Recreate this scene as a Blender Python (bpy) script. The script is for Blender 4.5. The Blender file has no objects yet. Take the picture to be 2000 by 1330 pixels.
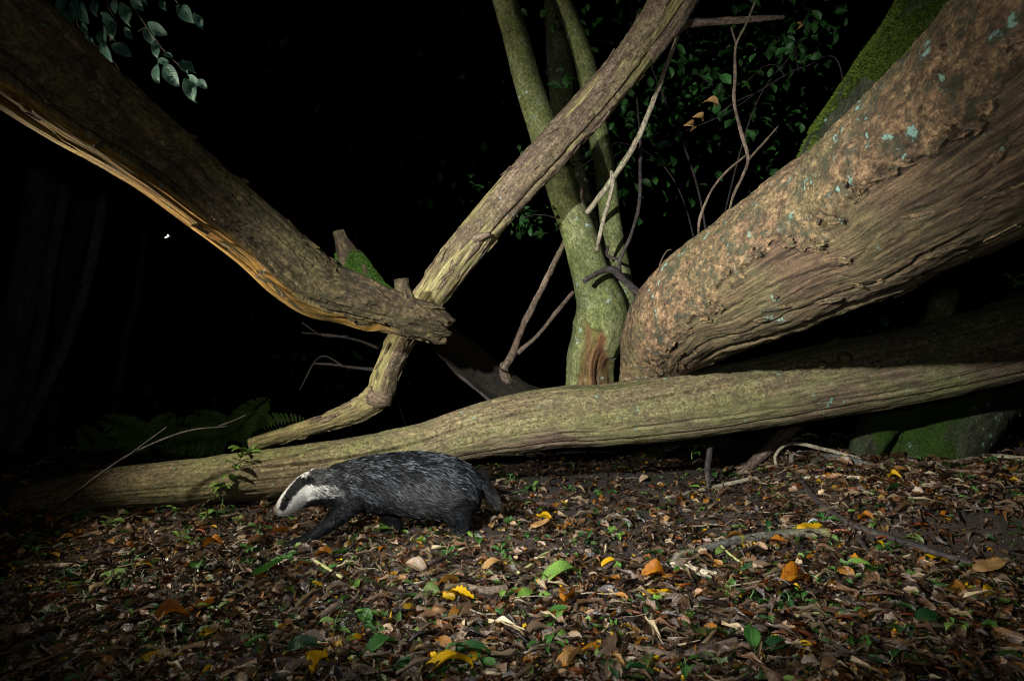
import bpy, math, random
import numpy as np
from mathutils import Vector

random.seed(7)
rng = np.random.default_rng(7)
SC = bpy.context.scene
COL = SC.collection

# ------------------------------------------------------------------ camera
H = 0.725                       # camera height above the forest floor
F = 2000 / 36 * 24              # focal length in photo pixels (24 mm lens, 2000 px wide photo)
cam_d = bpy.data.cameras.new('camera')
cam_d.lens = 24; cam_d.sensor_width = 36; cam_d.clip_end = 400; cam_d.clip_start = 0.02
cam_d.dof.use_dof = True; cam_d.dof.focus_distance = 2.7; cam_d.dof.aperture_fstop = 7.1
cam = bpy.data.objects.new('camera', cam_d); COL.objects.link(cam)
cam.location = (0, 0, H); cam.rotation_euler = (math.radians(90), 0, 0)
SC.camera = cam

# ------------------------------------------------------------------ night sky
world = bpy.data.worlds.new('World'); SC.world = world; world.use_nodes = True
wn = world.node_tree
sky = wn.nodes.new('ShaderNodeTexSky'); sky.sky_type = 'NISHITA'; sky.sun_disc = False
sky.sun_elevation = math.radians(-8); sky.sun_rotation = math.radians(120)
bg = wn.nodes['Background']; bg.inputs['Strength'].default_value = 0.05
wn.links.new(sky.outputs[0], bg.inputs['Color'])

# ------------------------------------------------------------------ the photographer's flashes, plus an added fill lamp
def flash(name, loc, aim, watts, size, blend, col, rad=0.03):
    l = bpy.data.lights.new(name, 'SPOT'); l.energy = watts; l.color = col
    l.spot_size = math.radians(size); l.spot_blend = blend; l.shadow_soft_size = rad
    o = bpy.data.objects.new(name, l); COL.objects.link(o); o.location = loc
    o.rotation_euler = (Vector(aim) - Vector(loc)).to_track_quat('-Z', 'Y').to_euler()
    return o
flash('flash_beside_trunk', (-2.05, 1.95, 0.98), (0.20, 3.0, 0.72), 250, 116, 1.0, (1.0, 0.95, 0.80))
flash('flash_left_of_camera', (-0.90, 0.30, 1.25), (0.60, 3.0, 0.62), 860, 67, 1.0, (0.98, 1.0, 0.98))
flash('fill_at_camera', (0.03, -0.06, 0.86), (0.35, 3.0, 0.85), 36, 122, 1.0, (0.85, 0.95, 1.0))  # weak wide fill added to lift the dim parts, no real source
SC.view_settings.view_transform = 'Standard'; SC.view_settings.look = 'None'
SC.view_settings.exposure = 0; SC.view_settings.gamma = 1
SC.cycles.filter_width = 1.1; SC.cycles.max_bounces = 5; SC.cycles.diffuse_bounces = 2

# ------------------------------------------------------------------ helpers: noise
def _hash(ix, iy, iz, seed):
    h = (ix * 374761393 + iy * 668265263 + iz * 1274126177 + seed * 362437) & 0xffffffff
    h = ((h ^ (h >> 13)) * 1103515245) & 0xffffffff
    h = ((h ^ (h >> 16)) * 2246822519) & 0xffffffff
    return ((h ^ (h >> 15)) & 0xffffff) / 0xffffff
def vnoise(p, seed=0):
    i = np.floor(p).astype(np.int64); f = p - i
    f = f * f * f * (f * (f * 6 - 15) + 10)
    out = 0
    for a in (0, 1):
        wa = f[..., 0] if a else 1 - f[..., 0]
        for b in (0, 1):
            wb = f[..., 1] if b else 1 - f[..., 1]
            for c in (0, 1):
                wc = f[..., 2] if c else 1 - f[..., 2]
                out = out + wa * wb * wc * _hash(i[..., 0] + a, i[..., 1] + b, i[..., 2] + c, seed)
    return out * 2 - 1
def fbm(p, octv=4, seed=0, gain=0.5):
    out = 0; amp = 1; tot = 0
    for k in range(octv):
        out = out + amp * vnoise(p * (2.03 ** k) + 17.3 * k, seed + k); tot += amp; amp *= gain
    return out / tot
def sstep(a, b, x):
    t = np.clip((x - a) / (b - a), 0, 1); return t * t * (3 - 2 * t)
def nrm(v):
    return v / np.maximum(np.linalg.norm(v, axis=-1, keepdims=True), 1e-9)

# ------------------------------------------------------------------ helpers: photo pixel -> point
def P(px, py, d):
    return np.array([d * (px - 1000) / F, d, H - d * (py - 665) / F])
def gz(x, y):
    x = np.asarray(x, float); y = np.asarray(y, float)
    p = np.stack([x, y, np.zeros_like(x)], -1)
    near = 1 - sstep(6, 12, np.hypot(x, y))
    z = near * (0.018 * fbm(p * 1.7, 3, 5) + 0.011 * fbm(p * 7, 3, 9))
    wob = 0.06 * fbm(p * 3, 2, 21)
    z = z + 0.11 * sstep(1.12, 1.5, x) * sstep(2.36, 2.50, y + wob) * near      # low bank beside the hollow
    z = z - 0.06 * sstep(1.2, 1.6, x) * sstep(2.1, 2.33, y + wob) * (1 - sstep(2.33, 2.46, y + wob)) * near
    z = z - 1.5 * sstep(0, 1, (y - 4.0) / 7.0)                                   # the floor falls away behind
    return z
def G(px, py, lift=0.0):
    d = H * F / max(py - 665, 20)
    for _ in range(8):
        z = float(gz((px - 1000) / F * d, d)) + lift
        d = 0.5 * d + 0.5 * (H - z) * F / (py - 665)
    return P(px, py, d)

# ------------------------------------------------------------------ helpers: meshes and objects
def make_mesh(name, V, quads=None, tris=None, attrs=None, cols=None, smooth=True):
    me = bpy.data.meshes.new(name)
    V = np.asarray(V, np.float32); nq = 0 if quads is None else len(quads); nt = 0 if tris is None else len(tris)
    me.vertices.add(len(V)); me.vertices.foreach_set('co', V.ravel())
    loops = []; 
    if nq: loops.append(np.asarray(quads).ravel())
    if nt: loops.append(np.asarray(tris).ravel())
    loops = np.concatenate(loops).astype(np.int32)
    me.loops.add(len(loops)); me.loops.foreach_set('vertex_index', loops)
    me.polygons.add(nq + nt)
    start = np.concatenate([np.arange(nq) * 4, nq * 4 + np.arange(nt) * 3]).astype(np.int32)
    me.polygons.foreach_set('loop_start', start)
    me.polygons.foreach_set('use_smooth', np.full(nq + nt, smooth))
    me.update(calc_edges=True)
    for k, a in (attrs or {}).items():
        at = me.attributes.new(k, 'FLOAT_VECTOR', 'POINT'); at.data.foreach_set('vector', np.asarray(a, np.float32).ravel())
    for k, a in (cols or {}).items():
        a = np.asarray(a, np.float32)
        if a.shape[1] == 3: a = np.concatenate([a, np.ones((len(a), 1), np.float32)], 1)
        at = me.attributes.new(k, 'FLOAT_COLOR', 'POINT'); at.data.foreach_set('color', a.ravel())
    me.validate()
    return me
def link(name, me, mat=None, parent=None, loc=None):
    o = bpy.data.objects.new(name, me); COL.objects.link(o)
    if mat is not None and me is not None and len(me.materials) == 0: me.materials.append(mat)
    if parent is not None:
        o.parent = parent
        o.location = -np.array(parent.location) if loc is None else loc
    elif loc is not None: o.location = loc
    return o
def thing(name, label, cat, loc=(0, 0, 0), group=None):
    o = bpy.data.objects.new(name, None); COL.objects.link(o); o.location = [float(c) for c in loc]
    o.empty_display_size = 0.05
    return tag(o, label, cat, group)
def tag(o, label, cat, group=None):
    o['label'] = label; o['category'] = cat
    if group: o['group'] = group
    return o

def spline(pts, n, dense=24):
    pts = np.asarray(pts, float)
    q = np.concatenate([[2 * pts[0] - pts[1]], pts, [2 * pts[-1] - pts[-2]]])
    t = np.linspace(0, 1, dense, endpoint=False)[:, None]; out = []
    for i in range(1, len(q) - 2):
        a, b, c, d = q[i - 1], q[i], q[i + 1], q[i + 2]
        out.append(0.5 * (2 * b + (c - a) * t + (2 * a - 5 * b + 4 * c - d) * t ** 2 + (3 * b - a - 3 * c + d) * t ** 3))
    out = np.concatenate(out + [q[-2][None]])
    s = np.concatenate([[0], np.cumsum(np.linalg.norm(np.diff(out[:, :3], axis=0), axis=1))])
    S = np.linspace(0, s[-1], n)
    return np.stack([np.interp(S, s, out[:, k]) for k in range(out.shape[1])], 1), S
def tube_data(pts, ns, nt, disp=None, maskf=None, closed_ends=True):
    """pts: rows x,y,z,r in metres. Front (angle 0) looks to the camera side, +90 deg is the upper side."""
    Q, S = spline(pts, ns); C = Q[:, :3]; R = np.maximum(Q[:, 3], 1e-4)
    T = nrm(np.gradient(C, axis=0))
    view = np.array([0, 0, H]) - C
    n = view - (view * T).sum(1, keepdims=True) * T; n = nrm(n); up = np.cross(n, T)
    th = np.linspace(-math.pi, math.pi, nt, endpoint=False)
    TH = np.broadcast_to(th[None], (ns, nt)); SS = np.broadcast_to(S[:, None], (ns, nt)); RR = np.broadcast_to(R[:, None], (ns, nt))
    A = np.stack([SS, RR * np.cos(TH), RR * np.sin(TH)], -1)
    dr = disp(SS, TH, RR, A) if disp else 0
    rad = RR + dr
    V = C[:, None] + (rad * np.cos(TH))[..., None] * n[:, None] + (rad * np.sin(TH))[..., None] * up[:, None]
    M = maskf(SS, TH, RR, A) if maskf else np.zeros((ns, nt, 3))
    V = V.reshape(-1, 3); A = A.reshape(-1, 3); M = M.reshape(-1, 3)
    i = np.arange(ns - 1)[:, None] * nt; j = np.arange(nt)[None]; j2 = (j + 1) % nt
    quads = np.stack([i + j, i + nt + j, i + nt + j2, i + j2], -1).reshape(-1, 4)
    tris = None
    if closed_ends:
        k = len(V)
        V = np.concatenate([V, [C[0] + T[0] * R[0] * 0.02, C[-1] - T[-1] * R[-1] * 0.02]])
        A = np.concatenate([A, [[S[0], 0, 0], [S[-1], 0, 0]]]); M = np.concatenate([M, M[:1], M[-1:]])
        jj = np.arange(nt); b = (ns - 1) * nt
        tris = np.concatenate([np.stack([np.full(nt, k), jj, (jj + 1) % nt], 1),
                               np.stack([np.full(nt, k + 1), b + (jj + 1) % nt, b + jj], 1)])
    return V, quads, tris, A, M
def tube(name, pts, ns, nt, mat, parent=None, disp=None, maskf=None):
    V, q, t, A, M = tube_data(pts, ns, nt, disp, maskf)
    return link(name, make_mesh(name, V, q, t, {'bark': A}, {'mask': M}), mat, parent)
def px_path(rows):
    """rows px,py,depth,half width in px -> x,y,z,r"""
    return np.array([list(P(a, b, d)) + [r * d / F] for a, b, d, r in rows])
def ground_path(rows, sink=0.3):
    out = []
    for a, b, r in rows:
        p = G(a, b); rr = r * p[1] / F
        out.append([p[0], p[1], p[2] + rr * (1 - sink), rr])
    return np.array(out)

# ------------------------------------------------------------------ helpers: materials
def new_mat(name):
    m = bpy.data.materials.new(name); m.use_nodes = True
    nt = m.node_tree; return m, nt, nt.nodes['Principled BSDF']
def nd(nt, typ, ins=None, **props):
    n = nt.nodes.new(typ)
    for k, v in props.items(): setattr(n, k, v)
    for k, v in (ins or {}).items():
        s = n.inputs[k]
        if hasattr(v, 'links') or isinstance(v, bpy.types.NodeSocket): nt.links.new(v, s)
        else: s.default_value = v
    return n
def rgb(c): return (c[0], c[1], c[2], 1)
def ramp(nt, fac, stops, interp='LINEAR'):
    n = nt.nodes.new('ShaderNodeValToRGB'); n.color_ramp.interpolation = interp
    el = n.color_ramp.elements
    while len(el) < len(stops): el.new(0.5)
    for e, (p, c) in zip(el, stops):
        e.position = p; e.color = rgb(c) if not np.isscalar(c) else (c, c, c, 1)
    nt.links.new(fac, n.inputs['Fac']); return n.outputs['Color']
def mix(nt, fac, a, b, mode='MIX'):
    n = nt.nodes.new('ShaderNodeMix'); n.data_type = 'RGBA'; n.blend_type = mode
    for s, v in ((n.inputs['Factor'], fac), (n.inputs['A'], a), (n.inputs['B'], b)):
        if isinstance(v, bpy.types.NodeSocket): nt.links.new(v, s)
        else: s.default_value = v if np.isscalar(v) else rgb(v)
    return n.outputs['Result']
def math_(nt, op, a, b=None, clamp=False):
    n = nt.nodes.new('ShaderNodeMath'); n.operation = op; n.use_clamp = clamp
    for s, v in ((n.inputs[0], a), (n.inputs[1], b)):
        if v is None: continue
        if isinstance(v, bpy.types.NodeSocket): nt.links.new(v, s)
        else: s.default_value = v
    return n.outputs[0]
def noise(nt, vec, scale, detail=5, rough=0.55, dist=0.0):
    n = nd(nt, 'ShaderNodeTexNoise', {'Scale': scale, 'Detail': detail, 'Roughness': rough, 'Distortion': dist})
    nt.links.new(vec, n.inputs['Vector']); return n.outputs['Fac']
def scaled(nt, vec, s):
    n = nd(nt, 'ShaderNodeMapping', {'Scale': s}); nt.links.new(vec, n.inputs['Vector']); return n.outputs[0]

def bark_mat(name, dark, mid, light, algae, algae_amt=0.5, stretch=(3, 34, 34), fine=160, bump=0.6, lichen=0.0,
             lichen_col=(0.32, 0.55, 0.45), wood=None, moss=None, mottle=None, mott_amt=0.8, rough=0.88, sat=1.18, val=0.95):
    m, nt, b = new_mat(name)
    at = nd(nt, 'ShaderNodeAttribute', attribute_name='bark').outputs['Vector']
    mk = nd(nt, 'ShaderNodeAttribute', attribute_name='mask').outputs['Color']
    sep = nd(nt, 'ShaderNodeSeparateColor'); nt.links.new(mk, sep.inputs[0])
    grain = noise(nt, scaled(nt, at, stretch), 1.0, 7, 0.62, 0.35)
    col = ramp(nt, grain, [(0.30, dark), (0.50, mid), (0.72, light)])
    patch = noise(nt, scaled(nt, at, (2.0, 5, 5)), 1.0, 5, 0.6, 0.6)
    pf = ramp(nt, patch, [(0.42, 0.0), (0.62, 1.0)])
    col = mix(nt, math_(nt, 'MULTIPLY', pf, algae_amt), col, mix(nt, 0.75, col, algae))
    iso = noise(nt, at, fine, 6, 0.7)
    col = mix(nt, 0.75, col, ramp(nt, iso, [(0.30, 0.15), (0.5, 0.8), (0.70, 1.6)]), 'MULTIPLY')
    blotch = noise(nt, scaled(nt, at, (9, 22, 22)), 1.0, 6, 0.65, 0.8)
    col = mix(nt, ramp(nt, blotch, [(0.52, 0.0), (0.66, 0.75)]), col, mix(nt, 0.7, col, dark))
    mid_n = noise(nt, scaled(nt, at, (55, 80, 80)), 1.0, 6, 0.75, 0.4)
    col = mix(nt, 0.9, col, ramp(nt, mid_n, [(0.36, 0.18), (0.5, 0.9), (0.64, 1.6)]), 'MULTIPLY')
    if mottle is not None:
        mo = noise(nt, at, 13, 9, 0.74, 0.5)
        col = mix(nt, ramp(nt, mo, [(0.50, 0.0), (0.60, mott_amt)]), col, mix(nt, 0.85, col, mottle))
    hgt = math_(nt, 'ADD', math_(nt, 'MULTIPLY', grain, 1.0), math_(nt, 'ADD', math_(nt, 'MULTIPLY', iso, 0.45), math_(nt, 'MULTIPLY', mid_n, 0.5)))
    if wood is not None:      # mask R: bare wood where the bark has gone
        g2 = noise(nt, scaled(nt, at, (1.6, 75, 75)), 1.0, 6, 0.6, 0.2)
        wc = ramp(nt, g2, [(0.3, wood[0]), (0.5, wood[1]), (0.7, wood[2])])
        wc = mix(nt, math_(nt, 'MULTIPLY', pf, algae_amt * 0.9), wc, mix(nt, 0.7, wc, algae))
        wc = mix(nt, 0.8, wc, ramp(nt, iso, [(0.30, 0.25), (0.5, 0.85), (0.70, 1.5)]), 'MULTIPLY')
        wc = mix(nt, 0.8, wc, ramp(nt, noise(nt, scaled(nt, at, (12, 95, 95)), 1.0, 6, 0.75, 0.3), [(0.36, 0.2), (0.5, 0.95), (0.64, 1.5)]), 'MULTIPLY')
        col = mix(nt, sep.outputs[0], col, wc)
        hgt = math_(nt, 'ADD', math_(nt, 'MULTIPLY', hgt, math_(nt, 'SUBTRACT', 1.0, sep.outputs[0])),
                    math_(nt, 'MULTIPLY', math_(nt, 'ADD', g2, math_(nt, 'MULTIPLY', iso, 0.25)), sep.outputs[0]))
    if moss is not None:      # mask G: moss film
        mc = ramp(nt, noise(nt, at, 90, 5, 0.7), [(0.3, (0.012, 0.025, 0.004)), (0.55, moss), (0.75, (moss[0] * 2, moss[1] * 1.7, moss[2] * 1.6))])
        col = mix(nt, sep.outputs[1], col, mc)
    if lichen > 0:            # crusts of pale lichen in clusters
        sp = noise(nt, at, 26, 6, 0.6, 0.2); cl = noise(nt, at, 4.5, 3, 0.6)
        lf = math_(nt, 'MULTIPLY', ramp(nt, sp, [(0.645 - lichen * 0.04, 0.0), (0.685 - lichen * 0.04, 1.0)]), ramp(nt, math_(nt, 'ADD', cl, math_(nt, 'MULTIPLY', sep.outputs[2], 0.22)), [(0.50, 0.0), (0.62, 1.0)]))
        lc = mix(nt, iso, lichen_col, (lichen_col[0] * 0.5, lichen_col[1] * 0.55, lichen_col[2] * 0.5))
        col = mix(nt, lf, col, lc); hgt = math_(nt, 'ADD', hgt, math_(nt, 'MULTIPLY', lf, 0.35))
    bp = nd(nt, 'ShaderNodeBump', {'Strength': bump, 'Distance': 0.012}); nt.links.new(hgt, bp.inputs['Height'])
    hs = nd(nt, 'ShaderNodeHueSaturation', {'Saturation': sat, 'Value': val}); nt.links.new(col, hs.inputs['Color'])
    nt.links.new(bp.outputs[0], b.inputs['Normal']); nt.links.new(hs.outputs[0], b.inputs['Base Color'])
    b.inputs['Roughness'].default_value = rough; b.inputs['Specular IOR Level'].default_value = 0.3
    return m

M = {}
M['big'] = bark_mat('bark_big_trunk', (0.05, 0.033, 0.02), (0.21, 0.125, 0.064), (0.44, 0.28, 0.145), (0.155, 0.15, 0.055), 0.6,
                    (26, 34, 34), 190, 0.8, 0.75, lichen_col=(0.30, 0.46, 0.39), wood=((0.028, 0.018, 0.011), (0.095, 0.058, 0.033), (0.20, 0.125, 0.066)), moss=(0.035, 0.07, 0.008), mottle=(0.036, 0.045, 0.026), mott_amt=0.92, sat=0.98, val=0.86)
M['log'] = bark_mat('wood_fallen_log', (0.085, 0.062, 0.04), (0.215, 0.165, 0.10), (0.32, 0.26, 0.16), (0.20, 0.215, 0.085), 0.8,
                    (2.6, 95, 95), 150, 0.6, 0.35, wood=((0.05, 0.035, 0.026), (0.15, 0.108, 0.075), (0.26, 0.19, 0.135)), moss=(0.04, 0.08, 0.008), mottle=(0.085, 0.075, 0.045), mott_amt=0.7, sat=1.14, val=0.80)
M['left'] = bark_mat('bark_leaning_trunk', (0.03, 0.022, 0.014), (0.125, 0.09, 0.057), (0.27, 0.20, 0.125), (0.14, 0.135, 0.05), 0.6,
                     (5, 34, 34), 170, 0.9, 0.1, wood=((0.05, 0.024, 0.010), (0.24, 0.125, 0.045), (0.52, 0.38, 0.15)), moss=(0.03, 0.075, 0.01), mottle=(0.03, 0.026, 0.018), val=0.85)
M['diag'] = bark_mat('bark_crossing_branch', (0.06, 0.042, 0.03), (0.20, 0.14, 0.10), (0.36, 0.27, 0.18), (0.24, 0.225, 0.07), 0.45,
                     (5, 70, 70), 200, 0.85, 0.2, (0.5, 0.56, 0.58), wood=((0.06, 0.045, 0.025), (0.26, 0.215, 0.10), (0.44, 0.37, 0.19)), mottle=(0.08, 0.052, 0.038), sat=1.05, val=0.84)
M['pale'] = bark_mat('bark_smooth_green', (0.07, 0.075, 0.035), (0.17, 0.175, 0.085), (0.25, 0.26, 0.15), (0.15, 0.18, 0.065), 0.7,
                     (9, 14, 14), 190, 0.28, 0.7, (0.42, 0.52, 0.48), mottle=(0.07, 0.085, 0.035), mott_amt=0.55, wood=((0.035, 0.017, 0.010), (0.115, 0.060, 0.034), (0.20, 0.115, 0.068)), moss=(0.05, 0.075, 0.015))
M['mossy'] = bark_mat('bark_mossy', (0.012, 0.012, 0.007), (0.04, 0.042, 0.024), (0.085, 0.09, 0.055), (0.04, 0.06, 0.018), 0.7,
                      (8, 26, 26), 150, 1.0, 0.9, (0.30, 0.44, 0.36), moss=(0.025, 0.048, 0.008))
M['twig'] = bark_mat('bark_twig', (0.05, 0.035, 0.028), (0.15, 0.11, 0.085), (0.25, 0.19, 0.15), (0.14, 0.14, 0.07), 0.4, (6, 60, 60), 300, 0.4)
M['twig_pale'] = bark_mat('bark_twig_pale', (0.18, 0.145, 0.105), (0.42, 0.36, 0.27), (0.60, 0.54, 0.42), (0.27, 0.28, 0.14), 0.4, (6, 60, 60), 300, 0.4)
M['twig_dark'] = bark_mat('bark_twig_dark', (0.015, 0.012, 0.012), (0.05, 0.04, 0.038), (0.11, 0.09, 0.085), (0.05, 0.05, 0.03), 0.3, (6, 60, 60), 300, 0.4)
M['twig_lichen'] = bark_mat('bark_twig_lichen', (0.05, 0.045, 0.04), (0.15, 0.14, 0.125), (0.24, 0.23, 0.21), (0.30, 0.28, 0.06), 0.9, (8, 40, 40), 300, 0.6, 1.2, (0.42, 0.36, 0.07))
M['limb_shade'] = bark_mat('bark_limb_shade', (0.006, 0.005, 0.004), (0.020, 0.014, 0.010), (0.045, 0.032, 0.022), (0.015, 0.015, 0.008), 0.4, (8, 40, 40), 200, 0.6)  # near-black bark colour stands in for the shade on the fallen limb
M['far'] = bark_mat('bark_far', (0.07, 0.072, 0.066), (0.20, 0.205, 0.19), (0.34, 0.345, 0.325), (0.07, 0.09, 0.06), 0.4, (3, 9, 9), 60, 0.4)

def simple(name, c, rough=0.5, spec=0.5):
    m, nt, b = new_mat(name)
    tc = nd(nt, 'ShaderNodeTexCoord').outputs['Object']
    nt.links.new(mix(nt, noise(nt, tc, 60, 4), (c[0] * 0.7, c[1] * 0.7, c[2] * 0.7), (c[0] * 1.25, c[1] * 1.25, c[2] * 1.25)), b.inputs['Base Color'])
    b.inputs['Roughness'].default_value = rough; b.inputs['Specular IOR Level'].default_value = spec
    return m
def leaf_mat(name, c1, c2, vein, rough=0.55, nv=9.0, spots=0.35, use_col=False, spec=0.35, vstr=0.55):
    m, nt, b = new_mat(name)
    lu = nd(nt, 'ShaderNodeAttribute', attribute_name='luv').outputs['Vector']
    sx = nd(nt, 'ShaderNodeSeparateXYZ'); nt.links.new(lu, sx.inputs[0])
    u = sx.outputs[0]; v = math_(nt, 'ABSOLUTE', sx.outputs[1])
    w = math_(nt, 'FRACT', math_(nt, 'SUBTRACT', math_(nt, 'MULTIPLY', u, nv), math_(nt, 'MULTIPLY', v, 1.3)))
    side = ramp(nt, w, [(0.0, 1.0), (0.12, 0.25), (0.5, 0.0), (0.88, 0.25), (1.0, 1.0)])
    mid = ramp(nt, v, [(0.0, 1.0), (0.05, 1.0), (0.11, 0.0)])
    vf = math_(nt, 'MAXIMUM', math_(nt, 'MULTIPLY', side, vstr), mid)
    rnd = nd(nt, 'ShaderNodeObjectInfo').outputs['Random']
    off = nd(nt, 'ShaderNodeCombineXYZ', {'X': math_(nt, 'MULTIPLY', rnd, 40.0), 'Y': rnd, 'Z': sx.outputs[2]})
    vec = nd(nt, 'ShaderNodeVectorMath', operation='ADD'); nt.links.new(lu, vec.inputs[0]); nt.links.new(off.outputs[0], vec.inputs[1])
    n1 = noise(nt, vec.outputs[0], 2.6, 5, 0.65, 0.5)
    col = mix(nt, ramp(nt, n1, [(0.35, 0.0), (0.65, 1.0)]), c1, c2)
    if use_col:
        lc = nd(nt, 'ShaderNodeAttribute', attribute_name='lcol').outputs['Color']
        col = mix(nt, ramp(nt, n1, [(0.3, 0.0), (0.7, 1.0)]), mix(nt, 1.0, lc, (0.55, 0.5, 0.48), 'MULTIPLY'), lc)
        col = mix(nt, math_(nt, 'MULTIPLY', vf, 0.35), col, mix(nt, 1.0, lc, (1.5, 1.5, 1.5), 'MULTIPLY'))
    else:
        col = mix(nt, math_(nt, 'MULTIPLY', vf, 0.6), col, vein)
    n2 = noise(nt, vec.outputs[0], 9.0, 3, 0.6)
    col = mix(nt, ramp(nt, n2, [(0.60, 0.0), (0.70, spots)]), col, mix(nt, 0.8, col, (0.02, 0.012, 0.006)))
    n3 = noise(nt, vec.outputs[0], 30.0, 3, 0.6)
    col = mix(nt, 0.5, col, ramp(nt, n3, [(0.3, 0.55), (0.7, 1.2)]), 'MULTIPLY')
    hs = nd(nt, 'ShaderNodeHueSaturation', {'Saturation': 1.12, 'Value': 0.95}); nt.links.new(col, hs.inputs['Color']); col = hs.outputs[0]
    nt.links.new(col, b.inputs['Base Color'])
    bp = nd(nt, 'ShaderNodeBump', {'Strength': 0.55, 'Distance': 0.002})
    nt.links.new(math_(nt, 'ADD', vf, math_(nt, 'MULTIPLY', n3, 0.6)), bp.inputs['Height']); nt.links.new(bp.outputs[0], b.inputs['Normal'])
    b.inputs['Roughness'].default_value = rough; b.inputs['Specular IOR Level'].default_value = spec
    tr = nd(nt, 'ShaderNodeBsdfTranslucent'); nt.links.new(col, tr.inputs['Color'])
    ms = nd(nt, 'ShaderNodeMixShader', {'Fac': 0.22}); nt.links.new(b.outputs[0], ms.inputs[1]); nt.links.new(tr.outputs[0], ms.inputs[2])
    nt.links.new(ms.outputs[0], nt.nodes['Material Output'].inputs['Surface'])
    return m
LM = {
    'yellow': leaf_mat('leaf_yellow', (0.58, 0.36, 0.045), (0.42, 0.23, 0.03), (0.62, 0.46, 0.12)),
    'orange': leaf_mat('leaf_orange', (0.34, 0.13, 0.025), (0.22, 0.075, 0.018), (0.40, 0.21, 0.06)),
    'tan': leaf_mat('leaf_tan', (0.36, 0.22, 0.10), (0.24, 0.135, 0.06), (0.42, 0.30, 0.15)),
    'brown': leaf_mat('leaf_brown', (0.12, 0.062, 0.032), (0.065, 0.034, 0.02), (0.17, 0.10, 0.055)),
    'grey': leaf_mat('leaf_grey_brown', (0.20, 0.15, 0.11), (0.11, 0.08, 0.06), (0.26, 0.20, 0.15)),
    'green': leaf_mat('leaf_green', (0.055, 0.15, 0.035), (0.035, 0.095, 0.025), (0.14, 0.24, 0.09), 0.42),
    'lime': leaf_mat('leaf_light_green', (0.16, 0.27, 0.06), (0.10, 0.18, 0.045), (0.30, 0.38, 0.15), 0.45),
    'dark': leaf_mat('leaf_dark_green', (0.022, 0.07, 0.022), (0.015, 0.045, 0.016), (0.06, 0.12, 0.045), 0.4),
    'teal': leaf_mat('leaf_hornbeam', (0.13, 0.235, 0.175), (0.07, 0.14, 0.10), (0.004, 0.02, 0.010), 0.36, 10.0, 0.4, False, 0.4, 1.6),
    'shrub': leaf_mat('leaf_shrub', (0.05, 0.13, 0.035), (0.022, 0.07, 0.025), (0.08, 0.17, 0.07), 0.35, 9.0, 0.6),
    'white': leaf_mat('feather_white', (0.75, 0.78, 0.85), (0.55, 0.58, 0.66), (0.8, 0.8, 0.8), 0.7, 30.0, 0.1),
    'litter': leaf_mat('leaf_litter', (0.1, 0.1, 0.1), (0.1, 0.1, 0.1), (0.2, 0.2, 0.2), 0.28, 8.0, 0.5, True, 0.55),
}
def soil_mat():
    m, nt, b = new_mat('soil')
    tc = nd(nt, 'ShaderNodeTexCoord').outputs['Object']
    n1 = noise(nt, tc, 14, 8, 0.7); n2 = noise(nt, tc, 120, 6, 0.7); n3 = noise(nt, tc, 2.2, 3)
    col = ramp(nt, n1, [(0.3, (0.014, 0.009, 0.006)), (0.55, (0.045, 0.028, 0.018)), (0.75, (0.085, 0.056, 0.036))])
    col = mix(nt, 0.8, col, ramp(nt, n2, [(0.3, 0.3), (0.7, 1.5)]), 'MULTIPLY')
    col = mix(nt, ramp(nt, n3, [(0.58, 0.0), (0.72, 0.5)]), col, (0.02, 0.035, 0.008))
    nt.links.new(col, b.inputs['Base Color']); b.inputs['Roughness'].default_value = 0.9
    bp = nd(nt, 'ShaderNodeBump', {'Strength': 0.9, 'Distance': 0.02}); nt.links.new(math_(nt, 'ADD', n1, math_(nt, 'MULTIPLY', n2, 0.5)), bp.inputs['Height'])
    nt.links.new(bp.outputs[0], b.inputs['Normal']); return m
M['soil'] = soil_mat()
def vcol_mat(name, rough=0.6, spec=0.3, sheen=0.0):
    m, nt, b = new_mat(name)
    c = nd(nt, 'ShaderNodeAttribute', attribute_name='lcol').outputs['Color']
    tc = nd(nt, 'ShaderNodeTexCoord').outputs['Object']
    nt.links.new(mix(nt, 0.5, c, ramp(nt, noise(nt, tc, 150, 3), [(0.3, 0.6), (0.7, 1.3)]), 'MULTIPLY'), b.inputs['Base Color'])
    b.inputs['Roughness'].default_value = rough; b.inputs['Specular IOR Level'].default_value = spec
    return m
M['moss'] = vcol_mat('moss_tufts', 0.8, 0.2)
M['fur'] = vcol_mat('badger_fur', 0.45, 0.14)
M['skin'] = vcol_mat('badger_coat', 0.8, 0.08)
M['bits'] = vcol_mat('litter_bits', 0.75, 0.25)

# ================================================================== the setting: forest floor
def axis(lo, hi, step, far, n=16):
    mid = np.arange(lo, hi, step); k = np.linspace(0, 1, n + 1)[1:]
    return np.concatenate([(lo - (far + lo) * k ** 2.2)[::-1] if lo < 0 else lo - (lo + far) * k[::-1] ** 2.2, mid, hi + (far - hi) * k ** 2.2])
gx = axis(-2.7, 2.9, 0.022, 70); gy = axis(0.9, 4.7, 0.022, 70)
X, Y = np.meshgrid(gx, gy, indexing='ij'); Z = gz(X, Y)
pp = np.stack([X, Y, Z * 0], -1)
Z = Z + 0.012 * fbm(pp * 16, 3, 31) * (1 - sstep(4, 8, np.hypot(X, Y))) - 0.006
nx, ny = X.shape
i = np.arange(nx - 1)[:, None] * ny; j = np.arange(ny - 1)[None]
gq = np.stack([i + j, i + ny + j, i + ny + j + 1, i + j + 1], -1).reshape(-1, 4)
ground = link('ground', make_mesh('ground', np.stack([X, Y, Z], -1).reshape(-1, 3), gq), M['soil']); ground['kind'] = 'structure'

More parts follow.
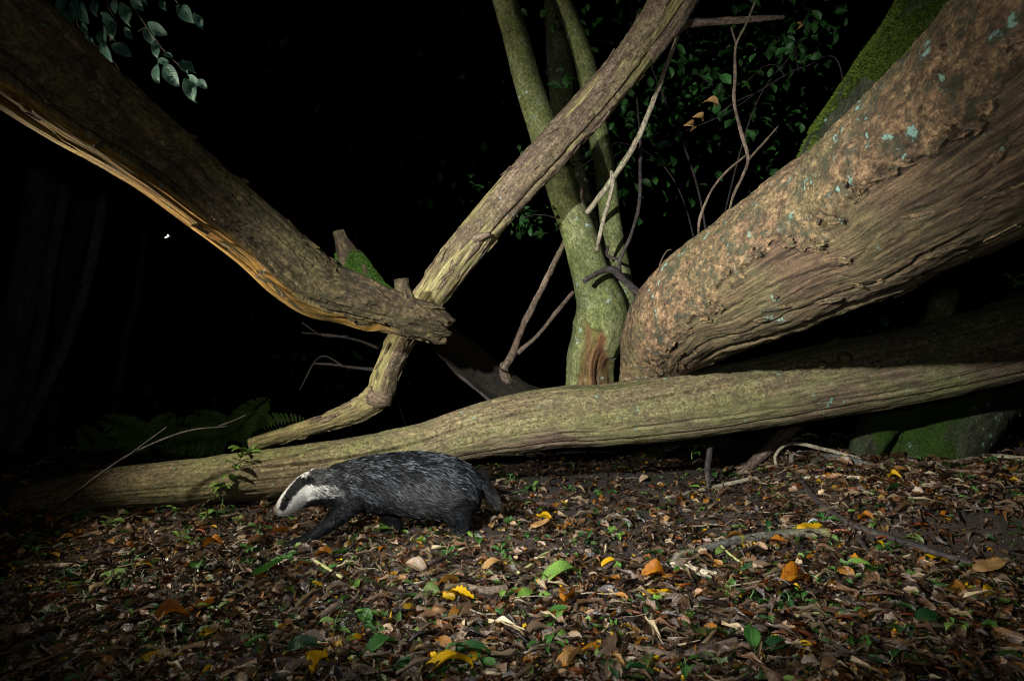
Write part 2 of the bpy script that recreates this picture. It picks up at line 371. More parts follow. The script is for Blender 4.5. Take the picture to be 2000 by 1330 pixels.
# ================================================================== moss tufts on a surface
def moss_tufts(name, parent, pos, nor, size=0.008, col=(0.05, 0.10, 0.012)):
    n = len(pos); k = 4
    b = np.repeat(pos, k, 0); nn = np.repeat(nor, k, 0)
    rd = nrm(rng.normal(size=(n * k, 3))); side = nrm(np.cross(nn, rd))
    sz = size * rng.uniform(0.5, 1.4, (n * k, 1))
    tip = b + nrm(nn + 0.7 * rd) * sz
    V = np.stack([b - side * sz * 0.28 - nn * 0.002, b + side * sz * 0.28 - nn * 0.002, tip], 1).reshape(-1, 3)
    f = rng.uniform(0.45, 1.6, (n * k, 1)) * np.array(col)[None] + rng.uniform(0, 0.02, (n * k, 1)) * np.array([1, 0.8, 0])
    c = np.repeat(f, 3, 0); 
    o = link(name, make_mesh(name, V, None, np.arange(n * k * 3).reshape(-1, 3), None, {'lcol': c}, False), M['moss'], parent)
    o['kind'] = 'stuff'; return o
def surf_points(V, quads, sel, n):
    q = quads[sel(V[quads[:, 0]], quads)]
    if len(q) == 0: return None, None
    idx = rng.integers(0, len(q), n); a, b = rng.random((n, 1)), rng.random((n, 1))
    v0, v1, v2, v3 = (V[q[idx, k]] for k in range(4))
    p = (v0 * (1 - a) + v1 * a) * (1 - b) + (v3 * (1 - a) + v2 * a) * b
    return p, nrm(np.cross(v1 - v0, v3 - v0))

# ================================================================== fallen log
def log_disp(S, T, R, A):
    d = 0.014 * fbm(A * np.array([1.2, 4, 4]), 3, 3) + 0.0016 * fbm(A * np.array([3, 60, 60]), 4, 8)
    d = d + 0.0045 * fbm(A * np.array([9, 18, 18]), 4, 14) + 0.0018 * fbm(A * np.array([26, 80, 80]), 3, 15) - 0.003 * sstep(0.2, 0.3, fbm(A * np.array([7, 60, 60]), 3, 16))
    for (t0, amp, w, dep, s0, s1, sd) in ((0.30, 0.12, 0.005, 0.026, 0.9, 3.3, 1), (0.55, 0.12, 0.007, 0.018, 2.9, 5.5, 2), (-0.55, 0.18, 0.005, 0.010, 2.2, 4.8, 3),
                                          (0.0, 0.2, 0.004, 0.006, 2.4, 3.9, 4), (-0.15, 0.15, 0.004, 0.006, 0.2, 1.6, 5), (-0.95, 0.15, 0.007, 0.010, 1.5, 5.4, 6)):
        tc = t0 + amp * fbm(np.stack([S * 1.3, S * 0, S * 0 + sd], -1), 4, sd)
        win = sstep(s0, s0 + 0.25, S) * (1 - sstep(s1 - 0.25, s1, S))
        d = d - dep * win * np.exp(-((T - tc) * R / w) ** 2)
    return d
def log_mask(S, T, R, A):
    m = np.zeros(S.shape + (3,))
    m[..., 0] = np.clip(sstep(-0.30, -0.85, T + 0.8 * fbm(A * np.array([1.6, 7, 7]), 4, 45) - 0.35 * sstep(2.4, 3.6, S)) , 0, 1)
    top = sstep(0.75, 1.35, T) * (1 - sstep(2.4, 2.8, T))
    m[..., 1] = top * sstep(-0.15, 0.25, fbm(A * np.array([3, 9, 9]), 4, 40)) * np.maximum(sstep(3.3, 3.8, S), 0.8 * sstep(2.35, 2.55, S) * (1 - sstep(2.9, 3.0, S)))
    return m
LOG = px_path([(40, 985, 2.98, 34), (110, 975, 2.98, 40), (200, 958, 2.98, 43), (400, 939, 3.0, 46), (600, 918, 3.02, 50), (800, 880, 3.06, 46), (900, 851, 3.08, 50),
               (1000, 829, 3.1, 59), (1100, 814, 3.12, 62), (1200, 809, 3.14, 62), (1400, 781, 3.18, 66), (1600, 745, 3.2, 71), (1800, 709, 3.2, 73), (2000, 662, 3.2, 77), (2250, 605, 3.2, 80)])
log = thing('fallen_log', 'long barkless grey-brown log lying on the forest floor behind the badger', 'log', LOG[0, :3] * [1, 1, 0])
V, q, t, A, Mk = tube_data(LOG, 760, 150, log_disp, log_mask)
link('trunk', make_mesh('log_trunk', V, q, t, {'bark': A}, {'mask': Mk}), M['log'], log)
p, n = surf_points(V, q, lambda v, qq: Mk[qq[:, 0], 1] > 0.5, 9000)
if p is not None: moss_tufts('moss', log, p, n, 0.009)
for (px, py, d, r) in ((1034, 836, 3.0, 7), (1605, 712, 3.02, 6), (1650, 700, 3.03, 9), (1712, 712, 3.03, 7)):
    pts = px_path([(px, py, d + 0.03, r * 1.5), (px + 2, py + 1, d, r), (px + 3, py + 1, d - 0.012, r * 0.6)])
    tube('knot', pts, 6, 10, M['log'], log)

# ================================================================== the big trunk coming in from the right
def big_maskf(S, T, R, A):
    m = np.zeros(S.shape + (3,))
    edge = -0.35 + 0.55 * sstep(0.3, 1.6, S) + 0.35 * fbm(A * np.array([5, 5, 5]), 4, 61) + 0.12 * fbm(A * np.array([30, 30, 30]), 3, 62)
    m[..., 0] = 1 - sstep(-0.04, 0.04, T - edge)
    m[..., 0] = np.where(np.abs(T) > 2.4, 0.5, m[..., 0])
    m[..., 1] = sstep(1.25, 1.7, T) * (1 - sstep(2.6, 2.9, T)) * sstep(-0.1, 0.2, fbm(A * 7, 4, 66)) * 0.8
    m[..., 2] = sstep(1.0, 2.2, S) * sstep(0.0, 0.5, T) + 0.35 * (1 - sstep(0.2, 0.5, S)) - 0.5 * m[..., 0]
    return m
def big_disp(S, T, R, A):
    mk = big_maskf(S, T, R, A)
    d = 0.022 * fbm(A * np.array([1.5, 3, 3]), 3, 51) + 0.008 * fbm(A * np.array([8, 8, 8]), 3, 50)
    bark = 0.006 * fbm(A * np.array([28, 40, 40]), 4, 52) + 0.004 * np.abs(fbm(A * np.array([14, 20, 20]), 3, 53))
    fl = fbm(A * np.array([10, 26, 26]), 4, 54); bark = bark + 0.004 * sstep(0.02, 0.08, fl) + 0.003 * sstep(0.0, 0.05, fbm(A * np.array([34, 48, 48]), 3, 64))
    wood = 0.003 * fbm(A * np.array([3, 70, 70]), 4, 55) + 0.0035 * fbm(A * np.array([9, 34, 34]), 4, 56) + 0.002 * fbm(A * np.array([40, 80, 80]), 3, 60)
    fl2 = fbm(A * np.array([7, 45, 45]), 4, 57); wood = 0.5 * wood - 0.003 * sstep(0.2, 0.24, fl2) + 0.002 * sstep(0.05, 0.09, fbm(A * np.array([14, 60, 60]), 4, 63))
    d = d + (0.007 + bark) * (1 - mk[..., 0]) + wood * mk[..., 0]
    # long split near the underside, with a loose strip below it
    tc = -0.98 + 0.10 * fbm(np.stack([S * 2, S * 0, S * 0], -1), 4, 58)
    d = d - 0.030 * sstep(0.5, 0.9, S) * np.exp(-((T - tc) * R / 0.010) ** 2)
    tc2 = -1.25 + 0.1 * fbm(np.stack([S * 3, S * 0, S * 0 + 5], -1), 4, 59)
    d = d - 0.03 * sstep(tc2 + 0.1, tc2 - 0.15, T) * sstep(0.7, 1.2, S) * (T > -2.6)
    for (t0, s0, s1, w, dep, sd) in ((-0.25, 0.9, 3.3, 0.003, 0.008, 71), (-0.62, 0.4, 2.2, 0.0035, 0.010, 72), (-0.42, 1.6, 3.6, 0.003, 0.006, 74)):
        tcc = t0 + 0.16 * fbm(np.stack([S * 2.5, S * 0, S * 0 + sd], -1), 5, sd)
        d = d - dep * sstep(s0, s0 + .2, S) * (1 - sstep(s1 - .2, s1, S)) * np.exp(-((T - tcc) * R / w) ** 2)
    return d
BIG = px_path([(1272, 770, 3.40, 56), (1280, 725, 3.34, 62), (1298, 672, 3.22, 78), (1326, 632, 3.06, 94), (1382, 590, 2.84, 112), (1460, 551, 2.64, 128), (1585, 480, 2.32, 152),
               (1713, 409, 2.06, 172), (1820, 337, 1.84, 195), (1930, 263, 1.64, 220), (2090, 150, 1.42, 262), (2300, 0, 1.2, 310), (2600, -190, 1.02, 360)])
big = thing('leaning_tree_trunk', 'massive brown fallen tree trunk with flaking bark and pale lichen spots, resting against the log', 'tree trunk', P(1245, 745, 3.28))
V, q, t, A, Mk = tube_data(BIG, 760, 330, big_disp, big_maskf)
link('trunk', make_mesh('big_trunk', V, q, t, {'bark': A}, {'mask': Mk}), M['big'], big)
# loose flakes of bark still hanging on
def flakes(parent, V, A, ns, nt, n, la, lb, mat, sel, seed, lift=0.008):
    r = np.random.default_rng(seed); G3 = V[:ns * nt].reshape(ns, nt, 3); A3 = A[:ns * nt].reshape(ns, nt, 3); got = 0; tries = 0
    while got < n and tries < n * 60:
        tries += 1; i, j = r.integers(4, ns - 4), r.integers(0, nt)
        if not sel(i, j): continue
        ts = nrm(G3[i + 3, j] - G3[i - 3, j]); tt = nrm(G3[i, (j + 3) % nt] - G3[i, j - 3]); nn = nrm(np.cross(ts, tt)); c = G3[i - 3:i + 4].mean((0, 1))
        if (G3[i, j] - c) @ nn < 0: nn = -nn
        ang = r.normal(0, .25); a = ts * math.cos(ang) + tt * math.sin(ang); b = np.cross(nn, a); LA = la * r.uniform(.5, 1.5); LB = lb * r.uniform(.5, 1.5)
        u = np.linspace(-1, 1, 6); v = np.linspace(-1, 1, 4); U, W = np.meshgrid(u, v, indexing='ij')
        jag = 1 + r.uniform(-.3, .3, U.shape) * ((np.abs(U) > .9) | (np.abs(W) > .9)); e = r.uniform(-.3, 1.0) * lift
        off = 0.0015 + lift * .25 + e * np.abs(U * .5 + .5) ** 2 + r.uniform(-.3, .6) * lift * W ** 2
        X = G3[i, j] + (U * jag * LA)[..., None] * a + (W * jag * LB * (1 - .35 * U ** 2))[..., None] * b + off[..., None] * nn
        X = np.concatenate([X.reshape(-1, 3), X.reshape(-1, 3) - nn * .004]); k = np.arange(5)[:, None] * 4; l = np.arange(3)[None]
        q = np.stack([k + l, k + 4 + l, k + 5 + l, k + l + 1], -1).reshape(-1, 4)
        rim = [0, 4, 8, 12, 16, 20, 21, 22, 23, 19, 15, 11, 7, 3, 2, 1]; rm = np.array([[rim[x], rim[(x + 1) % 16], rim[(x + 1) % 16] + 24, rim[x] + 24] for x in range(16)])
        at = A3[i, j] + np.stack([U * LA, W * LB * .7, W * LB * .7], -1).reshape(-1, 3) + r.uniform(-.05, .05, 3)
        me = make_mesh('bark_flake', X, np.concatenate([q, q[:, ::-1] + 24, rm]), None, {'bark': np.concatenate([at, at])}, {'mask': np.zeros((48, 3))}, False)
        link('bark_flake', me, mat, parent); got += 1
_mk = Mk[:760 * 330].reshape(760, 330, 3)
flakes(big, V, A, 760, 330, 80, 0.020, 0.009, M['big'], lambda i, j: 85 < j < 235 and 0.02 < _mk[max(i - 6, 0):i + 7, max(j - 6, 0):j + 7, 0].mean() < 0.8, 5)
flakes(big, V, A, 760, 330, 40, 0.030, 0.007, M['big'], lambda i, j: 90 < j < 160 and _mk[i, j, 0] > .9, 6)
# ================================================================== mossy trunk lying behind the big one
def moss_disp(S, T, R, A):
    return 0.02 * fbm(A * np.array([3, 9, 9]), 4, 81) + 0.008 * fbm(A * np.array([14, 40, 40]), 3, 82)
def moss_maskf(S, T, R, A):
    m = np.zeros(S.shape + (3,)); m[..., 1] = sstep(-0.12, 0.12, fbm(A * np.array([7, 18, 18]), 4, 83) + 0.16) * sstep(-1.6, -0.6, T); return m
BACK = px_path([(1560, 425, 2.86, 48), (1620, 318, 2.68, 54), (1668, 244, 2.56, 58), (1745, 135, 2.42, 64), (1832, 15, 2.28, 70), (1915, -90, 2.16, 76), (2100, -330, 1.9, 84)])
bk = thing('moss_covered_tree', 'green moss covered tree lying along the back of the massive brown trunk', 'tree', BACK[0, :3])
V, q, t, A, Mk = tube_data(BACK, 330, 120, moss_disp, moss_maskf)
link('trunk', make_mesh('back_trunk', V, q, t, {'bark': A}, {'mask': Mk}), M['mossy'], bk)
p, n = surf_points(V, q, lambda v, qq: Mk[qq[:, 0], 1] > 0.5, 22000); moss_tufts('moss', bk, p, n, 0.012, (0.055, 0.085, 0.010))

# ================================================================== the leaning trunk from the upper left
def left_edge(S, T, A):
    e = -0.52 + 0.10 * fbm(np.stack([S * 2, S * 0, S * 0], -1), 4, 91) + 0.05 * fbm(A * np.array([9, 30, 30]), 3, 90)
    return e - 0.25 * sstep(1.5, 1.9, S)
def left_maskf(S, T, R, A):
    m = np.zeros(S.shape + (3,)); e = left_edge(S, T, A)
    m[..., 0] = (1 - sstep(e - 0.03, e + 0.03, T)) * (T > -2.4) * (1 - sstep(1.95, 2.1, S))
    return m
def left_disp(S, T, R, A):
    mk = left_maskf(S, T, R, A); e = left_edge(S, T, A); on = 1 - sstep(1.7, 2.05, S)
    d = 0.007 * fbm(A * np.array([2, 6, 6]), 3, 92)
    pl = fbm(A * np.array([6, 34, 34]), 4, 94)
    bark = 0.005 * fbm(A * np.array([9, 40, 40]), 4, 93) - 0.009 * sstep(0.12, 0.22, pl) + 0.004 * sstep(-0.1, -0.05, fbm(A * np.array([16, 44, 44]), 3, 98)) + 0.002 * fbm(A * np.array([50, 80, 80]), 3, 99)
    wood = 0.004 * fbm(A * np.array([2.5, 80, 80]), 4, 95) - 0.008 * sstep(0.1, 0.2, fbm(A * np.array([2, 50, 50]), 3, 100))
    d = d + bark * (1 - mk[..., 0]) + (wood - 0.004) * mk[..., 0]
    gw = 0.20 + 0.10 * fbm(np.stack([S * 3, S * 0, S * 0 + 7], -1), 3, 102)      # rotted recess above the bare strip
    x = (T - e) / gw
    d = d - 0.030 * on * sstep(0.0, 0.25, x) * (1 - sstep(0.75, 1.1, x + 0.3 * pl))
    for t0, sd, dep in ((-0.1, 96, 0.014), (0.35, 97, 0.010), (-0.3, 103, 0.012)):
        tc = t0 + 0.22 * fbm(np.stack([S * 2.2, S * 0, S * 0 + sd], -1), 4, sd)
        d = d - dep * sstep(-.05, .15, fbm(np.stack([S * 4, T * 0.5, T * 0], -1), 3, sd)) * np.exp(-((T - tc) * R / 0.008) ** 2)
    d = d - 0.05 * np.exp(-((S - 2.02) / 0.05) ** 2 - ((T + 0.95) * R / 0.016) ** 2)   # hollow knot hole
    d = d + 0.02 * np.exp(-((S - 1.95) / 0.09) ** 2 - ((T + 1.25) / 0.4) ** 2)
    en = S.max(); rag = fbm(np.stack([np.cos(T) * 3, np.sin(T) * 3, S * 0], -1), 4, 107)
    return d - 0.75 * R * sstep(en - 0.05, en + 0.01, S + 0.10 * rag)
LEFT = px_path([(-420, -230, 1.12, 200), (-200, -62, 1.32, 152), (0, 80, 1.56, 114), (150, 198, 1.82, 92), (300, 306, 2.08, 75), (400, 385, 2.26, 68), (500, 464, 2.42, 63),
                (570, 526, 2.52, 64), (625, 566, 2.60, 58), (700, 588, 2.70, 50), (780, 612, 2.80, 42), (830, 628, 2.87, 37), (858, 640, 2.92, 34), (868, 644, 2.94, 31)])
lt = thing('leaning_dead_trunk', 'dark dead trunk with split orange wood along its underside, leaning down from above', 'tree trunk', P(868, 680, 2.95))
V, q, t, A, Mk = tube_data(LEFT, 700, 210, left_disp, left_maskf)
link('trunk', make_mesh('left_trunk', V, q, t, {'bark': A}, {'mask': Mk}), M['left'], lt)
flakes(lt, V, A, 700, 210, 70, 0.022, 0.006, M['left'], lambda i, j: 70 < j < 160 and i > 120, 7, 0.010)
def stub_disp(S, T, R, A): return 0.010 * fbm(A * np.array([12, 26, 26]), 4, 101) + 0.003 * fbm(A * np.array([60, 70, 70]), 3, 104)
def stub_mask(S, T, R, A):
    m = np.zeros(S.shape + (3,)); m[..., 1] = (1 - sstep(0.19, 0.215, S + 0.02 * np.sin(3 * T))) * sstep(0.0, 0.03, S) * sstep(-0.25, 0.2, fbm(A * np.array([18, 18, 18]), 3, 105) + 0.35 * np.cos(T) + 0.1); return m
ST = px_path([(716, 585, 2.78, 44), (700, 548, 2.74, 38), (684, 512, 2.69, 27), (672, 482, 2.66, 17), (665, 466, 2.65, 13), (661, 452, 2.65, 12)])
V, q, t, A, Mk = tube_data(ST, 40, 40, stub_disp, stub_mask)
link('branch_stub', make_mesh('branch_stub', V, q, t, {'bark': A}, {'mask': Mk}), M['left'], lt)
p, n = surf_points(V, q, lambda v, qq: (Mk[qq[:, 0], 1] > 0.4), 3200)
moss_tufts('moss', lt, p, n, 0.008, (0.035, 0.085, 0.012))
# moss running down the slope to the right of the stub
sl = px_path([(700, 532, 2.72, 16), (718, 548, 2.73, 13), (742, 560, 2.75, 9), (766, 572, 2.78, 5)])
V, q, t, A, Mk = tube_data(sl, 24, 16); p, n = surf_points(V, q, lambda v, qq: v[:, 2] > -9, 1500); moss_tufts('moss', lt, p, n, 0.008, (0.035, 0.085, 0.012))
tube('branch_stub', px_path([(790, 612, 2.80, 26), (790, 580, 2.79, 20), (786, 560, 2.79, 16), (784, 545, 2.79, 14)]), 20, 24, M['left'], lt, stub_disp)

# the dark limb under its broken end, running behind the log
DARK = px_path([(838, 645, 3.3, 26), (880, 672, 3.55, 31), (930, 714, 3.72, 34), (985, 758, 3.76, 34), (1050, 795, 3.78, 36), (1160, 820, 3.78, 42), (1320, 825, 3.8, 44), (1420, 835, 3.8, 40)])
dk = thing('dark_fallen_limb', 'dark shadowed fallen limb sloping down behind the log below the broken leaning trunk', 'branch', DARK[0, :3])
tube('trunk', DARK, 200, 60, M['limb_shade'], dk, lambda S, T, R, A: 0.012 * fbm(A * np.array([4, 10, 10]), 4, 141) + 0.004 * fbm(A * np.array([20, 40, 40]), 3, 142))  # shade is put into this limb's bark colour
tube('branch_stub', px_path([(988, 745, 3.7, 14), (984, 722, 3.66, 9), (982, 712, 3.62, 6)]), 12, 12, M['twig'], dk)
# ================================================================== the branch crossing behind it
def diag_maskf(S, T, R, A):
    m = np.zeros(S.shape + (3,))
    m[..., 0] = sstep(0.0, 0.12, fbm(A * np.array([2.2, 14, 14]), 5, 111) + 0.12 * np.sin(T + 0.6) + 0.16 - 0.30 * sstep(1.3, 2.2, S)) ; return m
def diag_disp(S, T, R, A):
    mk = diag_maskf(S, T, R, A)
    d = 0.012 * fbm(A * np.array([3, 9, 9]), 4, 112) + 0.003 * fbm(A * np.array([6, 70, 70]), 4, 113) + 0.003 * fbm(A * np.array([40, 80, 80]), 3, 116)
    d = d + 0.006 * (1 - mk[..., 0]) + 0.004 * fbm(A * np.array([22, 45, 45]), 3, 114) * (1 - mk[..., 0])
    tc = -0.55 + 0.25 * fbm(np.stack([S * 1.6, S * 0, S * 0 + 2], -1), 4, 115)
    return d - 0.014 * np.exp(-((T - tc) * R / 0.008) ** 2) * sstep(1.3, 1.7, S)
DIAG = px_path([(490, 868, 3.42, 15), (570, 845, 3.40, 19), (640, 824, 3.36, 22), (700, 800, 3.32, 25), (738, 772, 3.28, 29), (755, 725, 3.25, 31), (775, 680, 3.22, 33), (812, 615, 3.19, 36),
                (850, 562, 3.17, 39), (890, 508, 3.15, 41), (945, 440, 3.12, 42), (1010, 365, 3.09, 42), (1085, 288, 3.06, 42), (1180, 183, 3.02, 44), (1265, 75, 2.98, 47), (1325, -15, 2.94, 50), (1400, -130, 2.9, 52)]) * [1, 1, 1, 0.82]
dg = thing('crossing_branch', 'thick yellowish weathered branch crossing diagonally behind the dark leaning trunk', 'branch', DIAG[0, :3])
V, q, t, A, Mk = tube_data(DIAG, 560, 96, diag_disp, diag_maskf)
link('trunk', make_mesh('crossing_trunk', V, q, t, {'bark': A}, {'mask': Mk}), M['diag'], dg)
flakes(dg, V, A, 560, 96, 60, 0.026, 0.005, M['diag'], lambda i, j: 24 < j < 72 and i > 60, 8, 0.007)
tube('side_branch', px_path([(1295, 60, 2.99, 26), (1340, 48, 3.0, 10), (1400, 43, 3.0, 7.5), (1470, 38, 3.02, 6), (1532, 34, 3.05, 4)]), 60, 20, M['twig'], dg, lambda S, T, R, A: R * 0.25 * fbm(A * np.array([20, 50, 50]), 3, 117))
tube('side_branch', px_path([(1262, 110, 2.97, 22), (1304, 60, 2.95, 22), (1342, 0, 2.92, 22), (1380, -70, 2.88, 22)]), 60, 40, M['diag'], dg, stub_disp)
tube('branch_stub', px_path([(930, 466, 3.07, 12), (940, 462, 3.045, 8), (950, 459, 3.03, 5), (957, 457, 3.02, 4)]), 14, 18, M['twig'], dg)
tube('branch_stub', px_path([(735, 772, 3.26, 26), (748, 780, 3.23, 18), (760, 783, 3.21, 12)]), 12, 16, M['diag'], dg, stub_disp)

# ================================================================== the standing multi-stemmed tree
def pale_disp(S, T, R, A): return 0.006 * fbm(A * np.array([4, 8, 8]), 3, 121) + 0.002 * fbm(A * np.array([40, 40, 40]), 3, 122)
def base_maskf(S, T, R, A):
    m = np.zeros(S.shape + (3,))
    w = fbm(A * np.array([6, 10, 10]), 3, 126)
    m[..., 0] = sstep(0.04, 0.08, S) * (1 - sstep(0.47, 0.50, S + 0.10 * w + 0.05 * np.abs(T - 0.5))) * (1 - sstep(0.45, 0.6, T + 0.35 * w)) * sstep(-1.7, -1.5, T)
    return m
def base_disp(S, T, R, A):
    m = base_maskf(S, T, R, A)
    flare = (1 - sstep(0.15, 0.7, S))
    d = 0.02 * flare * np.sin(3 * T + 1.2) + 0.028 * flare * fbm(A * np.array([5, 9, 9]), 3, 123)
    d = d - 0.03 * m[..., 0] + 0.012 * fbm(A * np.array([10, 30, 30]), 3, 124) * flare
    for t0 in (0.1, 0.75, -0.6):
        tc = t0 + 0.15 * fbm(np.stack([S * 5, S * 0, S * 0 + t0 * 9], -1), 3, 125)
        d = d - 0.02 * flare * np.exp(-((T - tc) * R / 0.012) ** 2)
    return d + pale_disp(S, T, R, A)
tr = thing('standing_tree', 'live smooth green-barked tree with several stems standing behind the log', 'tree', P(1160, 815, 3.75))
tube('trunk', px_path([(1150, 820, 3.75, 66), (1150, 785, 3.74, 56), (1150, 745, 3.73, 46), (1152, 700, 3.71, 46), (1172, 645, 3.70, 54), (1174, 598, 3.70, 49), (1155, 540, 3.70, 38), (1132, 460, 3.70, 34),
                       (1100, 370, 3.70, 31), (1064, 262, 3.70, 29), (1034, 170, 3.70, 27), (1004, 60, 3.70, 25), (978, -30, 3.70, 24), (950, -160, 3.70, 22)]), 300, 72, M['pale'], tr, base_disp, base_maskf)
tube('stem', px_path([(1232, 690, 3.77, 26), (1226, 610, 3.79, 22), (1208, 520, 3.81, 22), (1192, 430, 3.83, 21), (1182, 330, 3.85, 21), (1166, 245, 3.85, 19), (1147, 140, 3.85, 20), (1120, 55, 3.85, 18), (1085, -25, 3.85, 18), (1040, -120, 3.85, 18)]),
     180, 40, M['pale'], tr, pale_disp)
tube('stem', px_path([(1180, 640, 4.00, 30), (1165, 500, 4.25, 28), (1140, 400, 4.45, 27), (1115, 300, 4.55, 27), (1102, 200, 4.65, 27), (1092, 80, 4.65, 26), (1085, -60, 4.65, 26)]), 140, 36, M['mossy'], tr, pale_disp)
tube('branch_stub', px_path([(1128, 440, 3.67, 6), (1134, 400, 3.65, 6), (1138, 370, 3.65, 5)]), 10, 10, M['twig'], tr)

# ================================================================== mossy leaning tree base behind the log, right
def mb_disp(S, T, R, A): return 0.03 * fbm(A * np.array([4, 6, 6]), 4, 131) + 0.01 * fbm(A * np.array([16, 24, 24]), 3, 132)
def mb_mask(S, T, R, A):
    m = np.zeros(S.shape + (3,)); m[..., 1] = sstep(-0.2, 0.15, fbm(A * np.array([5, 9, 9]), 5, 133) + 0.45 * np.sin(T) + 0.08) ; return m
MB = px_path([(1795, 990, 3.72, 96), (1812, 905, 3.74, 84), (1850, 838, 3.78, 78), (1912, 768, 3.84, 76), (2005, 660, 3.9, 74), (2150, 520, 4.0, 72)])
mb = thing('mossy_leaning_tree', 'thick mossy tree base leaning rightward out of the ground behind the log', 'tree', MB[0, :3])
V, q, t, A, Mk = tube_data(MB, 200, 120, mb_disp, mb_mask)
link('trunk', make_mesh('mossy_base', V, q, t, {'bark': A}, {'mask': Mk}), M['mossy'], mb)
p, n = surf_points(V, q, lambda v, qq: Mk[qq[:, 0], 1] > 0.6, 8000); moss_tufts('moss', mb, p, n, 0.012, (0.018, 0.042, 0.008))
RT = px_path([(1830, 800, 3.78, 52), (1760, 800, 3.74, 36), (1712, 835, 3.70, 30), (1690, 880, 3.66, 27), (1684, 950, 3.64, 32)])
V, q, t, A, Mk = tube_data(RT, 60, 40, mb_disp, mb_mask)
link('root', make_mesh('mossy_root', V, q, t, {'bark': A}, {'mask': Mk}), M['mossy'], mb)
st2 = thing('slender_tree', 'slender pale grey tree standing in the dark gap above the log', 'tree', P(1770, 960, 4.3))
tube('trunk', px_path([(1770, 960, 4.3, 30), (1800, 800, 4.3, 27), (1836, 615, 4.2, 25), (1856, 545, 4.2, 24), (1900, 400, 4.2, 22), (1960, 200, 4.2, 20)]), 120, 30, M['pale'], st2, pale_disp)

# ================================================================== sticks and vines around the tree
def stick(name, label, cat, main, mat, sides=(), group=None, ns=60, nt=10, wob=0.006, ground=False):
    conv = ground_path if ground else px_path
    mp = conv(main); th = thing(name, label, cat, mp[0, :3], group)
    dz = lambda S, T, R, A: R * 0.25 * fbm(A * np.array([30, 60, 60]), 2, len(main)) + R * 0.35 * np.maximum(0, fbm(np.stack([S * 16, S * 0, S * 0], -1), 2, 3) - 0.25)
    tube('stem', mp, ns, nt, mat, th, dz)
    for s in sides: tube('side_twig', conv(s), 26, 8, mat, th, dz)
    return th
stick('bare_stick', 'pale bare stick slanting up behind the crossing branch', 'stick', [(1340, 30, 3.16, 3.5), (1290, 160, 3.24, 4.6), (1247, 268, 3.3, 5.4), (1200, 345, 3.35, 5.8), (1146, 416, 3.46, 5)], M['twig_pale'],
      [[(1196, 340, 3.34, 5), (1195, 372, 3.34, 4), (1178, 432, 3.36, 4), (1164, 492, 3.44, 3)], [(1199, 352, 3.34, 3), (1194, 334, 3.34, 3)]])
stick('forked_stick', 'thin reddish-brown forked stick leaning on the green-barked tree', 'stick', [(983, 722, 3.58, 8), (1002, 688, 3.62, 8), (1020, 640, 3.66, 6.5), (1060, 560, 3.70, 6), (1104, 470, 3.76, 5)], M['twig'],
      [[(1010, 690, 3.63, 5), (1050, 655, 3.65, 4), (1085, 612, 3.67, 4), (1120, 570, 3.70, 3.5)]])
stick('hanging_vine', 'thin dark knobbly vine hanging beside the green-barked tree', 'vine', [(1244, 190, 3.40, 2), (1250, 262, 3.44, 2.5), (1250, 320, 3.44, 3), (1248, 400, 3.44, 3.5), (1232, 460, 3.46, 3.5), (1211, 508, 3.48, 4), (1210, 538, 3.53, 5)], M['twig_dark'],
      [[(1188, 480, 3.50, 3), (1185, 497, 3.50, 3), (1195, 504, 3.49, 3), (1212, 506, 3.48, 3)]])
stick('broken_branch', 'short black broken branch lodged against the green-barked tree', 'branch', [(1141, 549, 3.42, 5), (1175, 530, 3.48, 6), (1200, 529, 3.50, 9), (1224, 553, 3.50, 7), (1262, 582, 3.50, 6)], M['twig_dark'])
stick('sprouting_twig', 'purple-brown forked twig growing up from the massive brown trunk', 'twig', [(1424, 412, 2.68, 2.2), (1434, 378, 2.66, 2.6), (1450, 345, 2.66, 3.0), (1461, 310, 2.66, 3.4), (1448, 260, 2.66, 3.4), (1434, 200, 2.66, 3.4), (1436, 150, 2.66, 3.0), (1437, 92, 2.66, 2.6), (1456, 50, 2.66, 2.2), (1480, -8, 2.66, 1.9)], M['twig'],
      [[(1437, 84, 2.66, 2.2), (1432, 68, 2.66, 1.9), (1428, 54, 2.66, 1.4)], [(1462, 312, 2.66, 2.6), (1490, 281, 2.66, 2.2), (1520, 247, 2.66, 1.5)], [(1458, 303, 2.66, 2.2), (1420, 335, 2.67, 2.2), (1390, 372, 2.68, 2.4), (1368, 424, 2.74, 2.6), (1364, 456, 2.78, 2.6)]])
stick('wispy_twig', 'thin reddish wispy twig rising from the upper edge of the massive trunk', 'twig', [(1286, 530, 2.96, 1.4), (1292, 508, 2.96, 1.3), (1303, 490, 2.96, 1.2), (1312, 488, 2.96, 1.0)], M['twig'], ns=24)
stick('arched_twig', 'long thin twig arching up out of the litter over the end of the log', 'twig', [(64, 1030, 2.60, 1.6), (95, 1001, 2.62, 1.7), (216, 911, 2.68, 1.9), (281, 874, 2.7, 1.9), (365, 842, 2.72, 1.7), (445, 832, 2.74, 1.2)], M['twig_dark'],
      [[(428, 832, 2.735, 1.6), (455, 822, 2.74, 1.4), (482, 810, 2.74, 1)], [(258, 884, 2.69, 1.6), (290, 860, 2.7, 1.4), (326, 834, 2.7, 1)]])
